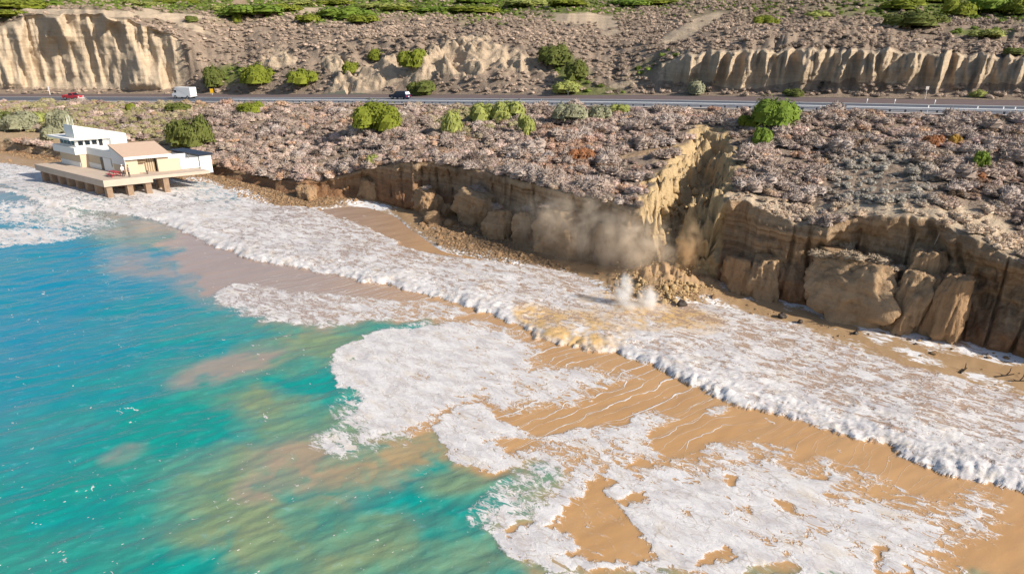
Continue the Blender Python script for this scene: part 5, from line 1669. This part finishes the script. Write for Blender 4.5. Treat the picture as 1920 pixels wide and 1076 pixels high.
tag(tube('bollard', [bp_, bp_ + np.array((0, 0, 0.45)), bp_ + np.array((0, 0, 0.52)), bp_ + np.array((0, 0, 0.55))], 0.12, M['postwood'], None, 10, 0.85), 'short grey bollard on the deck in front of the garage door', 'bollard')

# ------------------------------------------------------------------ vehicles
def extrude_profile(name, prof, w, mat, parent, inset=0.0):
    """side outline (x,z) extruded across y; inset narrows vertices above the belt"""
    n = len(prof)
    V = []
    for s in (-1, 1):
        for x, z, f in prof:
            V.append((x, s * w / 2 * f, z))
    bm = bmesh.new()
    vs = [bm.verts.new(v) for v in V]
    bm.faces.new(vs[:n]); bm.faces.new(vs[n:][::-1])
    for i in range(n):
        j = (i + 1) % n
        bm.faces.new((vs[i], vs[n + i], vs[n + j], vs[j]))
    bmesh.ops.recalc_face_normals(bm, faces=bm.faces)
    bmesh.ops.bevel(bm, geom=[e for e in bm.edges if e.calc_face_angle(0) > 0.6], offset=0.05, segments=2, affect='EDGES')
    me = bpy.data.meshes.new(name); bm.to_mesh(me); bm.free()
    me.materials.append(mat)
    return link(name, me, parent)


def wheel(parent, x, y, r):
    bm = bmesh.new(); bmesh.ops.create_cone(bm, cap_ends=True, segments=18, radius1=r, radius2=r, depth=0.24)
    me = bpy.data.meshes.new('wheel'); bm.to_mesh(me); bm.free(); me.materials.append(M['tyre'])
    o = link('wheel', me, parent); o.location = (x, y, r); o.rotation_euler = (R(90), 0, 0)
    bm = bmesh.new(); bmesh.ops.create_cone(bm, cap_ends=True, segments=14, radius1=r * 0.6, radius2=r * 0.55, depth=0.03)
    me = bpy.data.meshes.new('rim'); bm.to_mesh(me); bm.free(); me.materials.append(M['rim'])
    q = link('rim', me, o); q.location = (0, 0, -0.126 if y > 0 else 0.126)


def vehicle(name, px, off, toward_right, label, cat, kind):
    i = road_i(px, off)
    loc = road_at(i, off, 0.014)
    d = road_at(i - 0.5, off) - road_at(i + 0.5, off)            # direction toward the right of the picture
    yaw = math.atan2(d[1], d[0]) + (0 if toward_right else math.pi)
    v = empty(name, tuple(loc), yaw)
    tag(v, label, cat)
    if kind == 'van':
        extrude_profile('body', [(-3.2, 0.4, 1), (3.2, 0.4, 1), (3.25, 1.1, 1), (2.75, 1.35, 0.98), (2.15, 2.35, 0.95), (1.9, 2.85, 0.98), (-3.2, 2.85, 0.98)], 2.2, M['vanwhite'], v)
        w, hl, wr, ax = 2.2, 3.2, 0.40, 2.1
        link('windscreen', np_mesh('windscreen', [(2.74, -0.9, 1.42), (2.74, 0.9, 1.42), (2.24, 0.88, 2.28), (2.24, -0.88, 2.28)], [(0, 1, 2, 3)], [M['glass']]), v).location = (0.03, 0, 0.02)
        for s in (-1, 1):
            link('window', box_mesh('window', 1.55, 2.2, s * 1.085 - 0.02, s * 1.085 + 0.02, 1.5, 2.1, M['glass']), v)
        for s in (-1, 1):
            link('rear_door', box_mesh('rear_door', -3.24, -3.203, s * 0.52 - 0.48, s * 0.52 + 0.48, 0.6, 2.6, M['vanwhite']), v)
        link('bumper', box_mesh('bumper', -3.32, -3.21, -1.0, 1.0, 0.38, 0.56, M['tyre']), v)
    elif kind == 'suv':
        extrude_profile('body', [(-2.3, 0.35, 1), (2.3, 0.35, 1), (2.35, 0.75, 1), (2.2, 0.98, 0.97), (1.2, 1.1, 0.97), (-2.3, 1.1, 0.98), (-2.35, 0.7, 1)], 1.9, M['navy'], v)
        extrude_profile('cabin', [(1.15, 1.06, 0.95), (0.35, 1.72, 0.82), (-1.9, 1.74, 0.82), (-2.25, 1.06, 0.95)], 1.84, M['navy'], v)
        w, hl, wr, ax = 1.9, 2.3, 0.37, 1.4
        for s in (-1, 1):
            link('window', np_mesh('window', [(0.85, s * 0.885, 1.14), (-1.95, s * 0.885, 1.14), (-1.75, s * 0.79, 1.64), (0.35, s * 0.79, 1.64)], [(0, 1, 2, 3)], [M['glass']]), v)
        link('windscreen', np_mesh('windscreen', [(1.1, -0.8, 1.13), (1.1, 0.8, 1.13), (0.44, 0.7, 1.67), (0.44, -0.7, 1.67)], [(0, 1, 2, 3)], [M['glass']]), v).location = (0.03, 0, 0.01)
        link('rear_window', np_mesh('rear_window', [(-2.25, -0.75, 1.15), (-2.25, 0.75, 1.15), (-1.99, 0.66, 1.66), (-1.99, -0.66, 1.66)], [(0, 1, 2, 3)], [M['lampw']]), v).location = (-0.03, 0, 0.0)
        link('number_plate', box_mesh('number_plate', -2.42, -2.385, -0.26, 0.26, 0.62, 0.76, M['vanwhite']), v)
    else:
        extrude_profile('body', [(-2.8, 0.45, 1), (2.75, 0.45, 1), (2.8, 0.85, 1), (2.65, 1.12, 0.97), (1.3, 1.2, 0.97), (-0.7, 1.2, 0.98), (-0.7, 0.85, 0.98), (-2.7, 0.85, 0.98), (-2.8, 0.8, 1)], 2.0, M['red'], v)
        for s in (-1, 1):
            link('bed_side', box_mesh('bed_side', -2.8, -0.72, s * 0.93 - 0.05, s * 0.93 + 0.05, 0.8, 1.22, M['red']), v)
        link('tailgate', box_mesh('tailgate', -2.83, -2.75, -0.88, 0.88, 0.8, 1.22, M['red']), v)
        extrude_profile('cabin', [(1.25, 1.16, 0.95), (0.6, 1.80, 0.82), (-0.5, 1.82, 0.82), (-0.72, 1.16, 0.95)], 1.9, M['red'], v)
        w, hl, wr, ax = 2.0, 2.75, 0.40, 1.75
        for s in (-1, 1):
            link('window', np_mesh('window', [(1.0, s * 0.91, 1.25), (-0.6, s * 0.91, 1.25), (-0.45, s * 0.80, 1.72), (0.55, s * 0.80, 1.72)], [(0, 1, 2, 3)], [M['glass']]), v)
        link('windscreen', np_mesh('windscreen', [(1.2, -0.82, 1.24), (1.2, 0.82, 1.24), (0.68, 0.72, 1.74), (0.68, -0.72, 1.74)], [(0, 1, 2, 3)], [M['glass']]), v).location = (0.03, 0, 0.01)
        link('bumper', box_mesh('bumper', 2.76, 2.9, -0.95, 0.95, 0.42, 0.66, M['lampw']), v)
    for x in (ax, -ax):
        for s in (-1, 1):
            wheel(v, x, s * (w / 2 - 0.06), wr)
    for s in (-1, 1):
        zl = 0.95 if kind != 'suv' else 0.8
        link('headlight', box_mesh('headlight', hl + 0.0, hl + 0.07, s * w * 0.36 - 0.16, s * w * 0.36 + 0.16, zl - 0.12, zl + 0.06, M['lampw']), v)
        link('tail_light', box_mesh('tail_light', -hl - 0.09, -hl + 0.0, s * w * 0.42 - 0.08, s * w * 0.42 + 0.08, zl - 0.15, zl + 0.1, M['lampr']), v)
    return v


vehicle('delivery_van', 347, 8.2, False, 'white box van driving away on the far lane', 'van', 'van')
vehicle('pickup_truck', 138, 4.0, True, 'red pickup truck driving toward the right at the far left of the highway', 'truck', 'pickup')
vehicle('suv', 750, 8.6, False, 'dark blue car driving away behind the big olive shrub', 'car', 'suv')

# ------------------------------------------------------------------ roadside posts and signs
def marker(name, p, h, mat, label, cat, plate=None, r=0.06):
    o = empty(name, tuple(p)); tag(o, label, cat)
    tube('pole', [(0, 0, -0.2), (0, 0, h)], r, mat, o, 6)
    if plate:
        w_, hh, pm = plate
        link('plate', box_mesh('plate', -w_ / 2, w_ / 2, -r - 0.05, -r - 0.004, h - hh, h, pm), o)
    return o


def roff(px, off):
    return road_at(road_i(px, off), off, 0.0)


marker('marker_post', roff(398, 17.5), 1.6, M['steel'], 'yellow roadside sign right of the delivery van', 'sign', (0.9, 1.1, M['postyellow']))
marker('marker_post', roff(94, 17.0), 2.4, M['vanwhite'], 'tall white post beside the road under the pale cliff', 'post', (0.35, 1.2, M['vanwhite']), 0.09)
marker('marker_post', roff(1734, 18.6), 2.0, M['kerb'], 'pale wooden post at the foot of the fluted cliff', 'post', (0.5, 0.5, M['kerb']), 0.06)
marker('marker_post', roff(1065, 18.6), 1.2, M['vanwhite'], 'small white sign at the foot of the green gully', 'sign', (0.5, 0.6, M['vanwhite']))
for px, lab in [(1625, 'white road marker post in line with the largest slumped block'), (1677, 'white road marker post between its two neighbours on the right road line'), (1752, 'rightmost white road marker post on the far white line')]:
    marker('marker_post', roff(px, 11.3), 0.7, M['vanwhite'], lab, 'post', (0.14, 0.3, M['vanwhite']), 0.04)
for px, lab in [(1830, 'white marker above the guardrail near the right edge'), (1878, 'second white marker above the guardrail near the right edge'), (1900, 'white marker on the guardrail closest to the right edge'), (1738, 'white marker behind the guardrail above the rusty bush')]:
    marker('marker_post', roff(px, 0.4), 1.0, M['vanwhite'], lab, 'post', (0.14, 0.3, M['vanwhite']), 0.04)

#@@DUST
# ------------------------------------------------------------------ dust of the landslide and spray where it hits the surf
def cloud(name, c, r, rot, dens, colr, scale, label, seed, aniso=0.0, lo=0.35, hi=0.75):
    bm = bmesh.new(); bmesh.ops.create_icosphere(bm, subdivisions=3, radius=1.0)
    me = bpy.data.meshes.new(name); bm.to_mesh(me); bm.free()
    t = NT(name + '_volume')
    t.n.remove(t.bsdf)
    tc = t.N('ShaderNodeTexCoord')
    ln = t.N('ShaderNodeVectorMath', operation='LENGTH'); t.L(tc.outputs['Object'], ln.inputs[0])
    fall = t.ss(ln.outputs['Value'], 1.0, 0.15)
    mp = t.N('ShaderNodeVectorMath', operation='MULTIPLY_ADD')
    t.L(tc.outputs['Object'], mp.inputs[0]); mp.inputs[1].default_value = tuple(x / scale for x in r); mp.inputs[2].default_value = (seed, seed * 2, 0)
    n = t.noise(mp.outputs[0], 1.0, 4, 0.6, 0.3)
    dn = t.math('MULTIPLY', t.math('MULTIPLY', fall, t.ss(n, lo, hi)), dens)
    pv = t.N('ShaderNodeVolumePrincipled')
    pv.inputs['Color'].default_value = colr + (1,)
    pv.inputs['Anisotropy'].default_value = aniso
    t.L(dn, pv.inputs['Density'])
    t.L(pv.outputs[0], t.out.inputs['Volume'])
    me.materials.append(t.m)
    o = link(name, me); o.location = tuple(c); o.scale = r; o.rotation_euler = (0, 0, rot)
    tag(o, label, kind='stuff')
    return o


DC = (0.93, 0.82, 0.68)
sh = R(-43)
cloud('dust_cloud', atd(1090, 440, 73), (11.5, 3.6, 5.4), sh, 0.85, DC, 2.0, 'brown dust cloud drifting along the cliff left of the landslide', 1.3)
cloud('dust_cloud', atd(960, 360, 84), (13, 3.0, 4.2), sh, 0.6, (0.80, 0.68, 0.58), 3.0, 'thin dust veil over the shaded cliff far left of the landslide', 5.1, lo=0.25)
cloud('dust_cloud', atd(1190, 465, 68), (5.5, 2.8, 4.4), sh, 1.1, DC, 1.6, 'dense dust at the left foot of the landslide', 2.7)
cloud('dust_cloud', atd(1292, 465, 66), (1.5, 1.6, 3.6), 0.0, 1.8, (0.80, 0.60, 0.38), 1.0, 'falling curtain of dust below the right side of the scar', 3.9)
cloud('water_spray', atz(1168, 572, 0.2) + np.array((0, 0, 1.4)), (1.15, 1.0, 2.1), 0.0, 2.6, (0.98, 0.98, 0.98), 0.75, 'tall white spray plume where the slide hits the surf', 4.2, lo=0.36, hi=0.62)
cloud('water_spray', atz(1214, 576, 0.2) + np.array((0, 0, 0.9)), (1.25, 1.0, 1.45), 0.0, 2.6, (0.98, 0.98, 0.98), 0.75, 'smaller white spray plume right of the tall one', 6.2, lo=0.36, hi=0.62)
cloud('water_spray', atz(1200, 582, 0.2) + np.array((0, 0, 0.25)), (3.4, 1.6, 0.9), 0.0, 1.4, (0.97, 0.95, 0.92), 0.9, 'low white burst of spray along the foot of the two plumes', 8.2, lo=0.4, hi=0.66)
